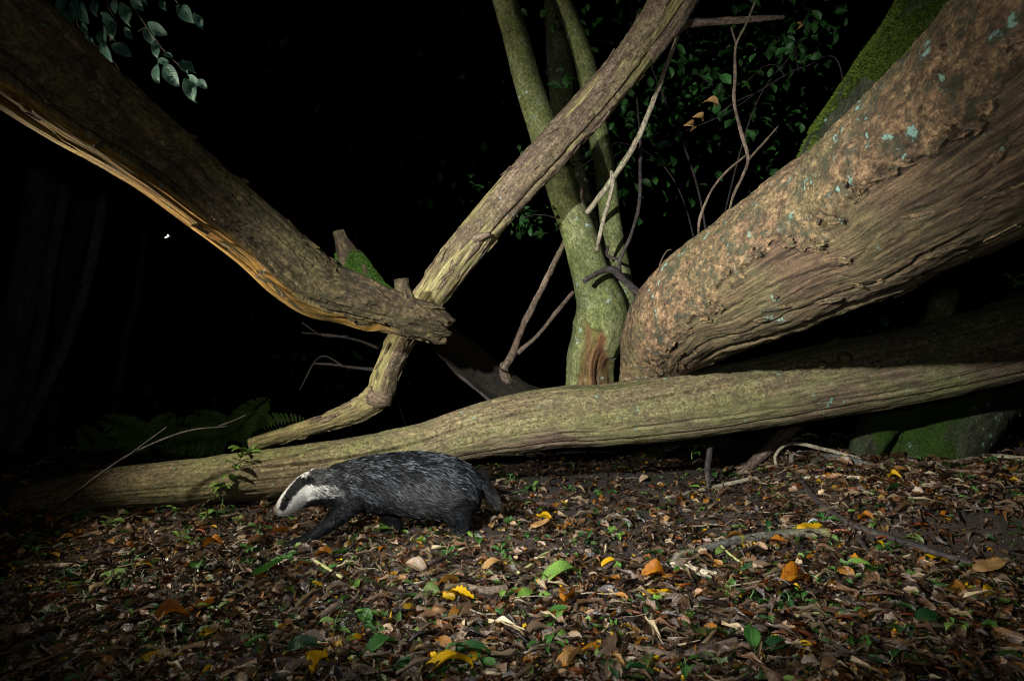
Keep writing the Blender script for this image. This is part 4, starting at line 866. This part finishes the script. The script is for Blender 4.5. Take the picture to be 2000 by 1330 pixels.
for k, (zx, zy, L, ang) in enumerate(HBL):
    d = 2.2 + hbr.uniform(-.06, .06); px, py = 80 + zx / 5, zy / 5; Lm = L / 5 * d / F * 1.08
    a = -math.radians(ang); o = bpy.data.objects.new('leaf', HB[k % 4]); COL.objects.link(o); o.parent = hb
    e1 = Vector((math.cos(a), hbr.uniform(-.35, .25), math.sin(a))).normalized(); nn = Vector((hbr.uniform(-.45, .25), -1, hbr.uniform(-.5, .35))); e3 = (nn - nn.dot(e1) * e1).normalized(); e2 = e3.cross(e1)
    from mathutils import Matrix
    Mx = Matrix((e1, e2, e3)).transposed().to_4x4()
    o.matrix_local = Matrix.Translation(Vector(P(px, py, d)) - Vector(hb.location) - e1 * Lm * 0.5) @ Mx @ Matrix.Scale(Lm, 4)
for rows in ([(230, -60, 2.25, 2.2), (250, -10, 2.24, 2), (268, 25, 2.23, 1.6), (300, 72, 2.22, 1.4), (325, 105, 2.21, 1.2), (350, 128, 2.2, 1)], [(230, -60, 2.25, 1.8), (210, 5, 2.23, 1.4), (228, 45, 2.22, 1.2), (215, 80, 2.22, 1)], [(230, -60, 2.25, 1.8), (170, -20, 2.23, 1.4), (150, 40, 2.22, 1.2), (168, 68, 2.22, 1), (185, 85, 2.21, .8)], [(230, -60, 2.25, 1.6), (320, -20, 2.24, 1.3), (350, 10, 2.22, 1), (375, 30, 2.22, .8)], [(300, 72, 2.22, 1.2), (285, 55, 2.21, 1), (270, 62, 2.21, .8)]):
    tube('twig', px_path(rows), 24, 6, M['twig'], hb)

# ================================================================== understorey shrubs behind, upper right
SL = [make_mesh('shrub_leaf', g[0], g[1], None, {'luv': g[2]}) for g in (leaf_geo(8, 1, .62, .3, .3, .01, .07, 110 + s, .3 * s - .3, .04, .15, 7) for s in range(3))]
for me in SL: me.materials.append(LM['shrub'])
def shrub(label, base, stems, clumps, nleaf, leafL, seed, mat=M['twig_dark']):
    r = np.random.default_rng(seed); th = thing('shrub', label, 'shrub', base)
    for s in stems: tube('stem', px_path(s) * [1, 1, 1, 0.45], 40, 7, mat, th)
    Vs, Qs, Us = [], [], []; bb = 0; g = leaf_geo(5, 1, .62, .3, .3, 0, .07, 130, .2, .05, .15); cnt = 0
    for (cx, cy, d, sx, sy, w) in clumps:
        n = int(nleaf * w)
        for k in range(n):
            px, py = r.normal(cx, sx), r.normal(cy, sy); dd = d + r.uniform(-.35, .9); L = leafL * r.uniform(.35, 1.3)
            R = rot_zyx(r.uniform(0, 6.28), r.normal(0.5, .5), r.normal(0, .6)); p = P(px, py, dd)
            if cnt < 110 and r.random() < .35:
                o = bpy.data.objects.new('leaf', SL[k % 3]); COL.objects.link(o); o.parent = th; cnt += 1
                mm = Matrix([list(a) for a in R]).to_4x4(); o.matrix_local = Matrix.Translation(Vector(p) - Vector(th.location)) @ mm @ Matrix.Scale(L, 4)
            else:
                Vs.append((g[0] @ R.T) * L + p); Qs.append(g[1] + bb); Us.append(g[2] + np.array([0, 0, r.uniform(0, 50)])); bb += len(g[0])
    if Vs:
        o = link('foliage', make_mesh('foliage', np.concatenate(Vs), np.concatenate(Qs), None, {'luv': np.concatenate(Us)}), LM['shrub'], th); o['kind'] = 'stuff'
    return th
shrub('leafy green shrub in the dark between the green-barked tree and the massive trunk', P(1420, 1000, 4.6) * [1, 1, 0] + [0, 0, -.3],
      [[(1420, 1010, 4.5, 7), (1400, 700, 4.5, 6), (1370, 400, 4.4, 5), (1300, 200, 4.3, 4), (1240, 60, 4.3, 3)], [(1400, 700, 4.5, 4), (1330, 380, 4.4, 3), (1220, 280, 4.3, 2.5), (1130, 330, 4.3, 2)], [(1390, 520, 4.45, 4), (1470, 220, 4.3, 3), (1560, 90, 4.2, 2)]],
      [(1130, 90, 4.3, 40, 70, .5), (1230, 220, 4.4, 70, 80, 1.3), (1290, 120, 4.4, 70, 80, 1.2), (1420, 120, 4.4, 80, 80, 1.1), (1200, 320, 4.5, 60, 50, .7), (1560, 60, 4.3, 50, 45, .8), (1500, 220, 4.5, 60, 50, .6), (1450, 330, 4.7, 60, 60, .3)], 110, .075, 5)
shrub('low leafy sprig growing from the green-barked tree under the crossing branch', P(1122, 445, 3.72), [[(1122, 445, 3.72, 3), (1080, 424, 3.8, 3), (1040, 420, 3.86, 2), (1015, 430, 3.86, 1.5)]], [(1028, 425, 3.85, 18, 22, 1.0), (1050, 330, 3.95, 25, 30, .5), (930, 400, 4.0, 12, 30, .15), (1005, 60, 3.9, 14, 50, .2)], 60, .055, 6)
shrub('thin twiggy shrub with a few leaves in front of the dark, beside the massive trunk', P(1640, 360, 3.3), [[(1660, 390, 3.4, 4), (1640, 128, 3.35, 3), (1570, 132, 3.3, 3), (1530, 150, 3.25, 3.4), (1480, 180, 3.2, 3), (1440, 198, 3.18, 2), (1400, 225, 3.16, 1.4)],
      [(1532, 148, 3.25, 2), (1515, 128, 3.25, 1.7), (1490, 132, 3.24, 1.4), (1460, 158, 3.22, 1.2), (1430, 170, 3.2, 1)], [(1480, 180, 3.2, 1.6), (1430, 215, 3.2, 1.2), (1390, 235, 3.2, 1), (1340, 255, 3.2, .8)], [(1560, 140, 3.28, 1.5), (1555, 90, 3.3, 1.2), (1590, 55, 3.3, 1)], [(1395, 168, 3.2, 1.2), (1365, 148, 3.2, 1.2), (1353, 134, 3.2, 1)]],
      [(1550, 70, 3.25, 18, 22, .45), (1572, 108, 3.25, 12, 14, .2), (1600, 60, 3.3, 16, 16, .2), (1380, 165, 3.2, 20, 22, .45), (1470, 105, 3.3, 10, 10, .12), (1370, 195, 3.2, 14, 14, .15), (1545, 250, 3.3, 10, 20, .1)], 40, .055, 7)
for lab, cl, bs in (('dim bush far back in the dark above the crossing branch foot', [(640, 690, 6.0, 90, 40, 1.), (560, 640, 6.4, 60, 60, .5)], (620, 860, 6.0)),
                    ('faint overhanging foliage far back between leaning trunk and crossing branch', [(700, 120, 6.5, 130, 90, 1.), (560, 60, 6.2, 60, 50, .5), (850, 330, 6.6, 50, 80, .5)], (800, 860, 6.6)),
                    ('dim low undergrowth far behind the left end of the log', [(200, 830, 6.0, 120, 30, 1.), (380, 790, 5.8, 70, 40, .7)], (250, 900, 6.0)),
                    ('dark leafy bush in the gap below the massive trunk', [(1700, 640, 4.6, 60, 30, .6), (1950, 620, 4.6, 40, 40, .4)], (1700, 830, 4.7))):
    shrub(lab, P(*bs), [[(bs[0], bs[1], bs[2], 4), (cl[0][0], (bs[1] + cl[0][1]) / 2, bs[2], 3), (cl[0][0], cl[0][1], cl[0][2], 2)]], cl, 90, .085, int(bs[0]))
dry = [(1386, 197, 20), (1365, 226, 17), (1350, 241, 18), (1565, 44, 12)]
for k, (px, py, w) in enumerate(dry):
    d = 3.18; L = w * d / F * 1.4; o = link('withered_leaf', leaf_mesh(9 + k % 3, 'tan')); o.scale = (L, L, L); o.location = P(px - w / 2, py, d); o.rotation_euler = (1.2, .2, .3 * k)
    tag(o, 'curled withered tan leaf caught on the thin twiggy shrub', 'leaf', 'withered leaves on the twiggy shrub')

# ================================================================== dim woodland behind
def fern(label, px, py, d, nf, L, seed):
    r = random.Random(seed); b = P(px, py, d); th = thing('fern', label, 'fern', b)
    for k in range(nf):
        a = r.uniform(-1.3, 1.3) + math.pi / 2; az = r.uniform(-.6, .6); Vs, Qs, Us = [], [], []; bb = 0; Lk = L * r.uniform(.7, 1.15); n = 22
        g = leaf_geo(4, 1, .26, .2, .3, 0, .25, 140, 0, .03, 0)
        for m in range(n):
            t = .12 + .88 * m / n; bend = t * t * .55
            ang = a - math.copysign(bend, math.cos(a) + 1e-3); p = b + np.array([math.cos(a) * t - math.copysign(0, 1), az * t, math.sin(a) * t - .28 * t * t]) * Lk + np.array([math.copysign(.25, math.cos(a)) * t * t, 0, 0]) * Lk
            for s in (-1, 1):
                pl = Lk * .26 * math.sin(math.pi * min(t * .9 + .12, 1)) ** .8; da = np.array([-math.sin(ang) * s, r.uniform(-.3, .3), math.cos(ang) * s]); da = da / np.linalg.norm(da)
                e2 = np.array([math.cos(ang), 0, math.sin(ang)]); e3 = np.cross(da, e2)
                Vs.append(g[0] @ np.array([da, e2, e3]) * pl + p); Qs.append(g[1] + bb); Us.append(g[2]); bb += len(g[0])
        link('frond', make_mesh('frond', np.concatenate(Vs), np.concatenate(Qs), None, {'luv': np.concatenate(Us)}), LM['lime'], th)
fern('dark fern with one tall frond behind the thin end of the crossing branch', 455, 870, 4.3, 7, .42, 1)
fern('dim low fern spreading behind the left end of the log', 300, 880, 4.5, 8, .38, 2)
fern('faint small fern in the dark at the foot of the pale thin tree', 190, 900, 5.2, 6, .35, 3)
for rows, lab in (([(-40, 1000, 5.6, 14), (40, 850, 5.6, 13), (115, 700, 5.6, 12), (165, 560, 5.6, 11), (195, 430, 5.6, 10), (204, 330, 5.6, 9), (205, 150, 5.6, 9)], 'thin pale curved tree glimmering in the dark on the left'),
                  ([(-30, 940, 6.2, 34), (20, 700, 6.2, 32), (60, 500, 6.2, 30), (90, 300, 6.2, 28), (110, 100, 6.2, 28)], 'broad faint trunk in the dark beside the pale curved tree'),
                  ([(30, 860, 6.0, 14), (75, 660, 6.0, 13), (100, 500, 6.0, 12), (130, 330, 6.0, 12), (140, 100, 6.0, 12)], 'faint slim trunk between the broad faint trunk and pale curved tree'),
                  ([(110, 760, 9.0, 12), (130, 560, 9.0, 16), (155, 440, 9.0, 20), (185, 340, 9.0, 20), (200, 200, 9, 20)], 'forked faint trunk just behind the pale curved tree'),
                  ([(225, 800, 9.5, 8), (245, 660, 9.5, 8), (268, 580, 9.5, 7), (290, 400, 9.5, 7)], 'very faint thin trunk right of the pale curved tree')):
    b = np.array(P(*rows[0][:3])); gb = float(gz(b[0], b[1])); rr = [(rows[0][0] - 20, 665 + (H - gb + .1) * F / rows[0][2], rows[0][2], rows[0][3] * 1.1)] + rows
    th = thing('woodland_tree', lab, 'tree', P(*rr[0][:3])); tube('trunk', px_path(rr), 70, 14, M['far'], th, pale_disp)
# flying insect caught by the flash
ins = thing('flying_insect', 'tiny pale insect in flight in the dark under the leaning trunk', 'insect', P(327, 463, 2.4))
tube('body', px_path([(322, 465, 2.4, 1.0), (327, 463, 2.4, 1.8), (333, 461, 2.4, .8)]), 8, 8, simple('insect_body', (.5, .48, .45)), ins)
for s in (-1, 1):
    V0, q, luv = leaf_geo(6, 1, .5, .1, .1, 0, 0, 5, 0, 0, 0); o = link('wing', make_mesh('wing', V0, q, None, {'luv': luv}), LM['white'], ins, (0, 0, 0)); o.scale = (.014,) * 3; o.rotation_euler = (.9 * s, -.6, .3 + 1.2 * s)

# ================================================================== the badger
BD0, BDX = 2.50, 0.09 / 340
def byc(px): return BD0 + (px - 560) * BDX
def bp(px, py, lat=0.0):
    q = P(px, py, byc(px)); q[1] += lat; return q
def badger():
    root = thing('badger', 'grizzled grey badger with black and white striped face walking left past the log', 'badger', P(760, 1045, 2.56) * [1, 1, 0])
    parts_V, parts_Q, parts_T = [], [], []; base = 0
    def add(V, Q, T):
        nonlocal base
        parts_V.append(V); parts_Q.append(Q + base); parts_T.append(T + base); base += len(V)
    def loft(sec, n=28):
        """sec rows: centre xyz, half height vector, half width vector (all metres)"""
        sec = np.array(sec); m = len(sec); s = np.linspace(0, m - 1, m * 6)
        q = np.concatenate([[2 * sec[0] - sec[1]], sec, [2 * sec[-1] - sec[-2]]]); out = []
        for v in s:
            i = min(int(v), m - 2); t = v - i; a, b, c, d = q[i], q[i + 1], q[i + 2], q[i + 3]
            out.append(.5 * (2 * b + (c - a) * t + (2 * a - 5 * b + 4 * c - d) * t * t + (3 * b - a - 3 * c + d) * t ** 3))
        o = np.array(out); th = np.linspace(0, 2 * np.pi, n, endpoint=False)
        V = o[:, None, :3] + np.cos(th)[None, :, None] * o[:, None, 3:6] + np.sin(th)[None, :, None] * o[:, None, 6:9]
        k = len(o); V = V.reshape(-1, 3); i = np.arange(k - 1)[:, None] * n; j = np.arange(n)[None]
        Q = np.stack([i + j, i + j + n - 0, i + n + (j + 1) % n, i + (j + 1) % n], -1).reshape(-1, 4)
        V = np.concatenate([V, [o[0, :3], o[-1, :3]]]); jj = np.arange(n)
        T = np.concatenate([np.stack([np.full(n, k * n), (jj + 1) % n, jj], 1), np.stack([np.full(n, k * n + 1), (k - 1) * n + jj, (k - 1) * n + (jj + 1) % n], 1)])
        add(V, Q, T)
    TORSO = [(533, 994, 1003, .008), (541, 980, 1007, .019), (552, 964, 1008, .027), (568, 945, 1005, .038), (585, 929, 995, .048), (602, 921, 986, .054), (625, 918, 982, .060), (655, 912, 986, .070),
             (690, 902, 992, .088), (720, 895, 998, .098), (760, 890, 1000, .108), (805, 887, 1002, .116), (857, 891, 1005, .120), (900, 905, 1006, .112), (925, 924, 1000, .088), (937, 945, 985, .045)]
    loft([list(bp(px, (a + b) / 2)) + [0, 0, (b - a) / 2 * byc(px) / F] + [0, w, 0] for px, a, b, w in TORSO])
    def limb(rows):
        sec = []
        pts = np.array([bp(a, b, l) for a, b, l, r in rows]); T = nrm(np.gradient(pts, axis=0))
        for p, t, row in zip(pts, T, rows):
            s = np.array([0, 1, 0.]); u = nrm(np.cross(t, s)[None])[0]; s = np.cross(u, t)
            sec.append(list(p) + list(u * row[3]) + list(s * row[3] * .9))
        loft(sec, 20)
    limb([(706, 955, -.045, .056), (682, 986, -.06, .040), (658, 1008, -.068, .029), (634, 1027, -.07, .0235), (610, 1043, -.07, .021), (590, 1052, -.07, .022), (572, 1056, -.07, .014)])
    limb([(735, 965, .0, .060), (756, 995, .015, .042), (765, 1015, .02, .031), (767, 1030, .02, .027), (757, 1039, .02, .024), (743, 1043, .02, .014)])
    limb([(878, 965, -.04, .080), (896, 995, -.055, .050), (905, 1015, -.06, .033), (902, 1032, -.06, .027), (888, 1042, -.06, .024), (872, 1046, -.06, .014)])
    limb([(850, 965, .04, .075), (866, 1000, .055, .042), (872, 1018, .06, .030), (864, 1029, .06, .024), (846, 1033, .06, .014)])
    limb([(926, 940, 0, .040), (942, 952, 0, .028), (954, 964, 0, .021), (963, 975, 0, .014), (968, 983, 0, .006)])
    for s in (-1, 1): limb([(608, 940, .040 * s, .014), (604, 931, .050 * s, .014), (602, 925, .055 * s, .011), (601, 921, .056 * s, .006)])
    V = np.concatenate(parts_V); me0 = make_mesh('badger_raw', V, np.concatenate(parts_Q), np.concatenate(parts_T))
    tmp = bpy.data.objects.new('badger_raw', me0); COL.objects.link(tmp)
    md = tmp.modifiers.new('r', 'REMESH'); md.mode = 'VOXEL'; md.voxel_size = 0.0055; md.use_smooth_shade = True
    sm = tmp.modifiers.new('s', 'SMOOTH'); sm.iterations = 5; sm.factor = .5
    dg_ = bpy.context.evaluated_depsgraph_get(); dg_.update(); ev = tmp.evaluated_get(dg_); me = bpy.data.meshes.new_from_object(ev)
    bpy.data.objects.remove(tmp); bpy.data.meshes.remove(me0)
    n = len(me.vertices); co = np.empty(n * 3); me.vertices.foreach_get('co', co); co = co.reshape(-1, 3)
    me.calc_loop_triangles(); nt = len(me.loop_triangles); tri = np.empty(nt * 3, np.int32); me.loop_triangles.foreach_get('vertices', tri); tri = tri.reshape(-1, 3)
    vn = np.zeros((n, 3)); fn = np.cross(co[tri[:, 1]] - co[tri[:, 0]], co[tri[:, 2]] - co[tri[:, 0]])
    for k in range(3): np.add.at(vn, tri[:, k], fn)
    vn = nrm(vn)
    if ((vn * (co - co.mean(0))).sum(1)).mean() < 0: vn = -vn
    def uv(p):     # side view coordinates of the animal, in photo pixels
        px = 1000 + p[:, 0] * F / 2.55
        for _ in range(6): px = 1000 + p[:, 0] * F / byc(px)
        return px, 665 + (H - p[:, 2]) * F / byc(px)
    def inpoly(px, py, poly):
        poly = np.array(poly); r = np.zeros(len(px), bool); j = len(poly) - 1
        for i in range(len(poly)):
            a, b = poly[i], poly[j]; c = ((a[1] > py) != (b[1] > py)) & (px < (b[0] - a[0]) * (py - a[1]) / (b[1] - a[1] + 1e-9) + a[0]); r ^= c; j = i
        return r
    Zp = lambda l: [(480 + a * .29, 840 + b * .29) for a, b in l]
    EYE = Zp([(232, 530), (258, 450), (302, 378), (362, 308), (400, 288), (435, 300), (445, 338), (405, 375), (345, 436), (296, 504), (262, 545)])
    CHEEK = Zp([(240, 575), (258, 540), (292, 500), (340, 432), (400, 372), (435, 340), (500, 352), (600, 338), (700, 365), (690, 405), (560, 420), (450, 440), (400, 490), (330, 550)])
    def colour(p, fur=True):
        """light and dark tone per point, plus hair length"""
        px, py = uv(p); jx = px + rng.normal(0, 1.2, len(px)); jy = py + rng.normal(0, 1.2, len(px)); N = len(px); g = rng.random(N)
        c = np.zeros((N, 3)); c2 = np.zeros((N, 3)); L = np.full(N, .032)
        # grizzled back
        c[:] = np.array([.004, .0047, .0068]); cl_ = fbm(p * np.array([38, 38, 38]), 2, 151); tip = np.where(g < .875 - .28 * cl_, .005, rng.uniform(.05, .48, N)); c2 = tip[:, None] * np.array([.92, 1.0, 1.12])
        # paler flank and belly
        bel = np.exp(-((jx - 830) / 60) ** 2 - ((jy - 965) / 34) ** 2); mb_ = rng.random(N) < bel
        c[mb_] = (.010, .010, .0105); c2[mb_] = np.where(rng.random(mb_.sum()) < .66, .014, rng.uniform(.04, .22, mb_.sum()))[:, None] * np.array([1, .97, .93]); L = np.where(mb_, .034, L)
        # black chest, legs
        low = (jy > np.interp(jx, [600, 640, 690, 720, 745, 770, 800, 830, 860, 872, 900, 940], [964, 958, 950, 965, 975, 992, 1004, 1009, 1004, 975, 958, 962]))
        lowp = low & (jx > 590); c[lowp] = (.004, .0045, .006); c2[lowp] = np.where(rng.random(lowp.sum()) < .06, .08, .006)[:, None] * np.array([1, 1.03, 1.1]); L = np.where(lowp, .016, L)
        L = np.where((jy > 975) & (jy < 1008) & (jx > 780) & (jx < 880), .042, L); L = np.where(jy > 1012, .010, L)
        tail = jx > 941; c[tail] = (.012, .012, .012); c2[tail] = np.where((rng.random(tail.sum()) < .35) & (jx[tail] > 958), .12, .012)[:, None] * np.array([1, .95, .88]); L = np.where(tail, .032, L)
        neck = (jx > 600) & (jx < 640) & (jy < 945); c[neck] = (.012, .013, .016); c2[neck] = np.where(rng.random(neck.sum()) < .3, .28, .02)[:, None] * np.ones(3); L = np.where(neck, .016, L)
        # head
        head = (jx < 603) & (jy < 1012 - 0) & ~((jx > 570) & (jy > 1010)); thr = head & (jy > np.interp(jx, [530, 568, 590, 605], [1100, 1006, 990, 978]))
        hd = head & (jy < 1012); c[hd] = (.50, .485, .45); c2[hd] = (.66, .645, .61); L = np.where(hd, .007, L)
        ck = inpoly(jx, jy, CHEEK); fade = np.clip((jx - 610) / 75, 0, 1)
        w = ck & (rng.random(N) > fade * .75); c[w] = (.44, .425, .395); c2[w] = (.62, .60, .565); L = np.where(w, np.interp(jx, [560, 620, 680], [.006, .013, .02]), L)
        ey = inpoly(jx, jy, EYE) & (np.abs(p[:, 1] - byc(px)) > .013); c[ey] = (.008, .008, .009); c2[ey] = (.014, .014, .016); L = np.where(ey, .006, L)
        c[thr] = (.012, .012, .013); c2[thr] = (.02, .02, .022)
        snout = (jx < 549) & (jy < 1020); k = np.clip((549 - jx) / 8, 0, 1)[:, None]; c = np.where(snout[:, None], c * (1 - k) + np.array([.10, .075, .06]) * k, c); c2 = np.where(snout[:, None], c2 * (1 - k) + np.array([.15, .115, .09]) * k, c2); L = np.where(snout, .004, L)
        ear = (jx > 594) & (jx < 612) & (jy < 934) & (np.abs(p[:, 1] - byc(px)) > .036); et = ear & (jy < 925.5); c[ear] = (.01, .01, .01); c2[ear] = (.02, .02, .02); c[et] = (.6, .58, .54); c2[et] = (.72, .70, .66); L = np.where(ear, .006, L)
        return c, c2, L, px, py
    cb, _, _, _, _ = colour(co)
    at = me.attributes.new('lcol', 'FLOAT_COLOR', 'POINT'); at.data.foreach_set('color', np.concatenate([cb * .8, np.ones((n, 1))], 1).astype(np.float32).ravel())
    me.name = 'badger_body'; body = link('body', me, M['skin'], root)
    # fur
    ar = np.linalg.norm(fn, axis=1); NS = 120000
    idx = rng.choice(nt, NS, p=ar / ar.sum()); a, b = rng.random(NS), rng.random(NS); fl = a + b > 1; a[fl], b[fl] = 1 - a[fl], 1 - b[fl]
    t3 = tri[idx]; p = co[t3[:, 0]] * (1 - a - b)[:, None] + co[t3[:, 1]] * a[:, None] + co[t3[:, 2]] * b[:, None]
    nn = nrm(vn[t3[:, 0]] * (1 - a - b)[:, None] + vn[t3[:, 1]] * a[:, None] + vn[t3[:, 2]] * b[:, None])
    c, c2, L, px, py = colour(p)
    flow = np.tile([1, 0, -.38], (NS, 1)); hm = px < 605; flow[hm] = (1, 0, .55); lg = py > 1000; flow[lg] = (.25, 0, -1); tl_ = px > 940; flow[tl_] = (.7, 0, -.7)
    flow = flow + rng.normal(0, .16, (NS, 3)) + .45 * np.stack([fbm(p * 30 + 9 * k, 2, 160 + k) for k in range(3)], -1); flow = nrm(flow - (flow * nn).sum(1, keepdims=True) * nn)
    lift = np.where(hm, .16, np.where(lg, .22, .34)) * rng.uniform(.5, 1.6, NS)
    L = L * rng.uniform(.65, 1.3, NS); d1 = nrm(flow + nn * lift[:, None] * 1.3); d2 = nrm(flow + nn * lift[:, None] * .3 + np.array([0, 0, -.12]))
    side = nrm(np.cross(d1, nn) + .5 * rng.normal(size=(NS, 3))); w = np.where(hm, .0005, .00075)[:, None] * rng.uniform(.6, 1.3, (NS, 1))
    m1 = p + d1 * (L * .55)[:, None]; tp = m1 + d2 * (L * .45)[:, None]; p = p - nn * .001
    FV = np.stack([p - side * w, p + side * w, m1 - side * w * .85, m1 + side * w * .85, tp], 1).reshape(-1, 3)
    o5 = (np.arange(NS) * 5)[:, None]; quads = o5 + np.array([0, 1, 3, 2]); tris = o5 + np.array([2, 3, 4])
    mixf = np.where(hm | (c[:, 0] > .3), .7, .28)[:, None]; cm = c * (1 - mixf) + c2 * mixf; FC = np.stack([c, c, cm, cm, c2], 1).reshape(-1, 3)
    link('fur', make_mesh('badger_fur', FV, quads, tris, None, {'lcol': FC}), M['fur'], root)
    # eyes, nose, claws, whiskers
    blk = simple('badger_nose', (.02, .02, .022), .25, .6); eyem = simple('badger_eye', (.012, .010, .008), .2, 1.0)
    def ball(name, cpt, r, mat, sq=(1, 1, 1)):
        th = np.linspace(0, np.pi, 11); ph = np.linspace(0, 2 * np.pi, 16, endpoint=False); T_, P_ = np.meshgrid(th, ph, indexing='ij')
        Vv = np.stack([np.sin(T_) * np.cos(P_), np.sin(T_) * np.sin(P_), np.cos(T_)], -1).reshape(-1, 3) * r * np.array(sq) + cpt
        i = np.arange(10)[:, None] * 16; j = np.arange(16)[None]; return link(name, make_mesh(name, Vv, np.stack([i + j, i + 16 + j, i + 16 + (j + 1) % 16, i + (j + 1) % 16], -1).reshape(-1, 4)), mat, root)
    for s in (-1, 1): ball('eye', bp(564, 969, s * .0395), .0072, eyem)
    ball('nose', bp(532.5, 997.5), .0125, blk, (.8, 1.15, .85))
    for (fx, fy, lat) in ((572, 1056, -.07), (743, 1043, .02), (872, 1046, -.06), (846, 1033, .06)):
        for kk in range(4):
            q0 = bp(fx + 3, fy + 1, lat + (kk - 1.5) * .009); q1 = q0 + np.array([-.014, 0, -.004]); q2 = q0 + np.array([-.022, 0, -.012])
            tube('claw', np.array([list(q0) + [.0028], list(q1) + [.0022], list(q2) + [.0006]]), 8, 6, simple('claw_horn', (.16, .13, .10), .4) if 'claw_horn' not in bpy.data.materials else bpy.data.materials['claw_horn'], root)
    for kk, (dx, dy) in enumerate(((-45, -22), (-38, 6), (-20, 22), (-30, 16))):
        tube('whisker', np.array([list(bp(543, 998, -.017)) + [.0004], list(bp(543 + dx * .5, 998 + dy * .35, -.05)) + [.0003], list(bp(543 + dx * .8, 998 + dy, -.07)) + [.00015]]), 10, 4, M['twig_pale'], root)
badger()
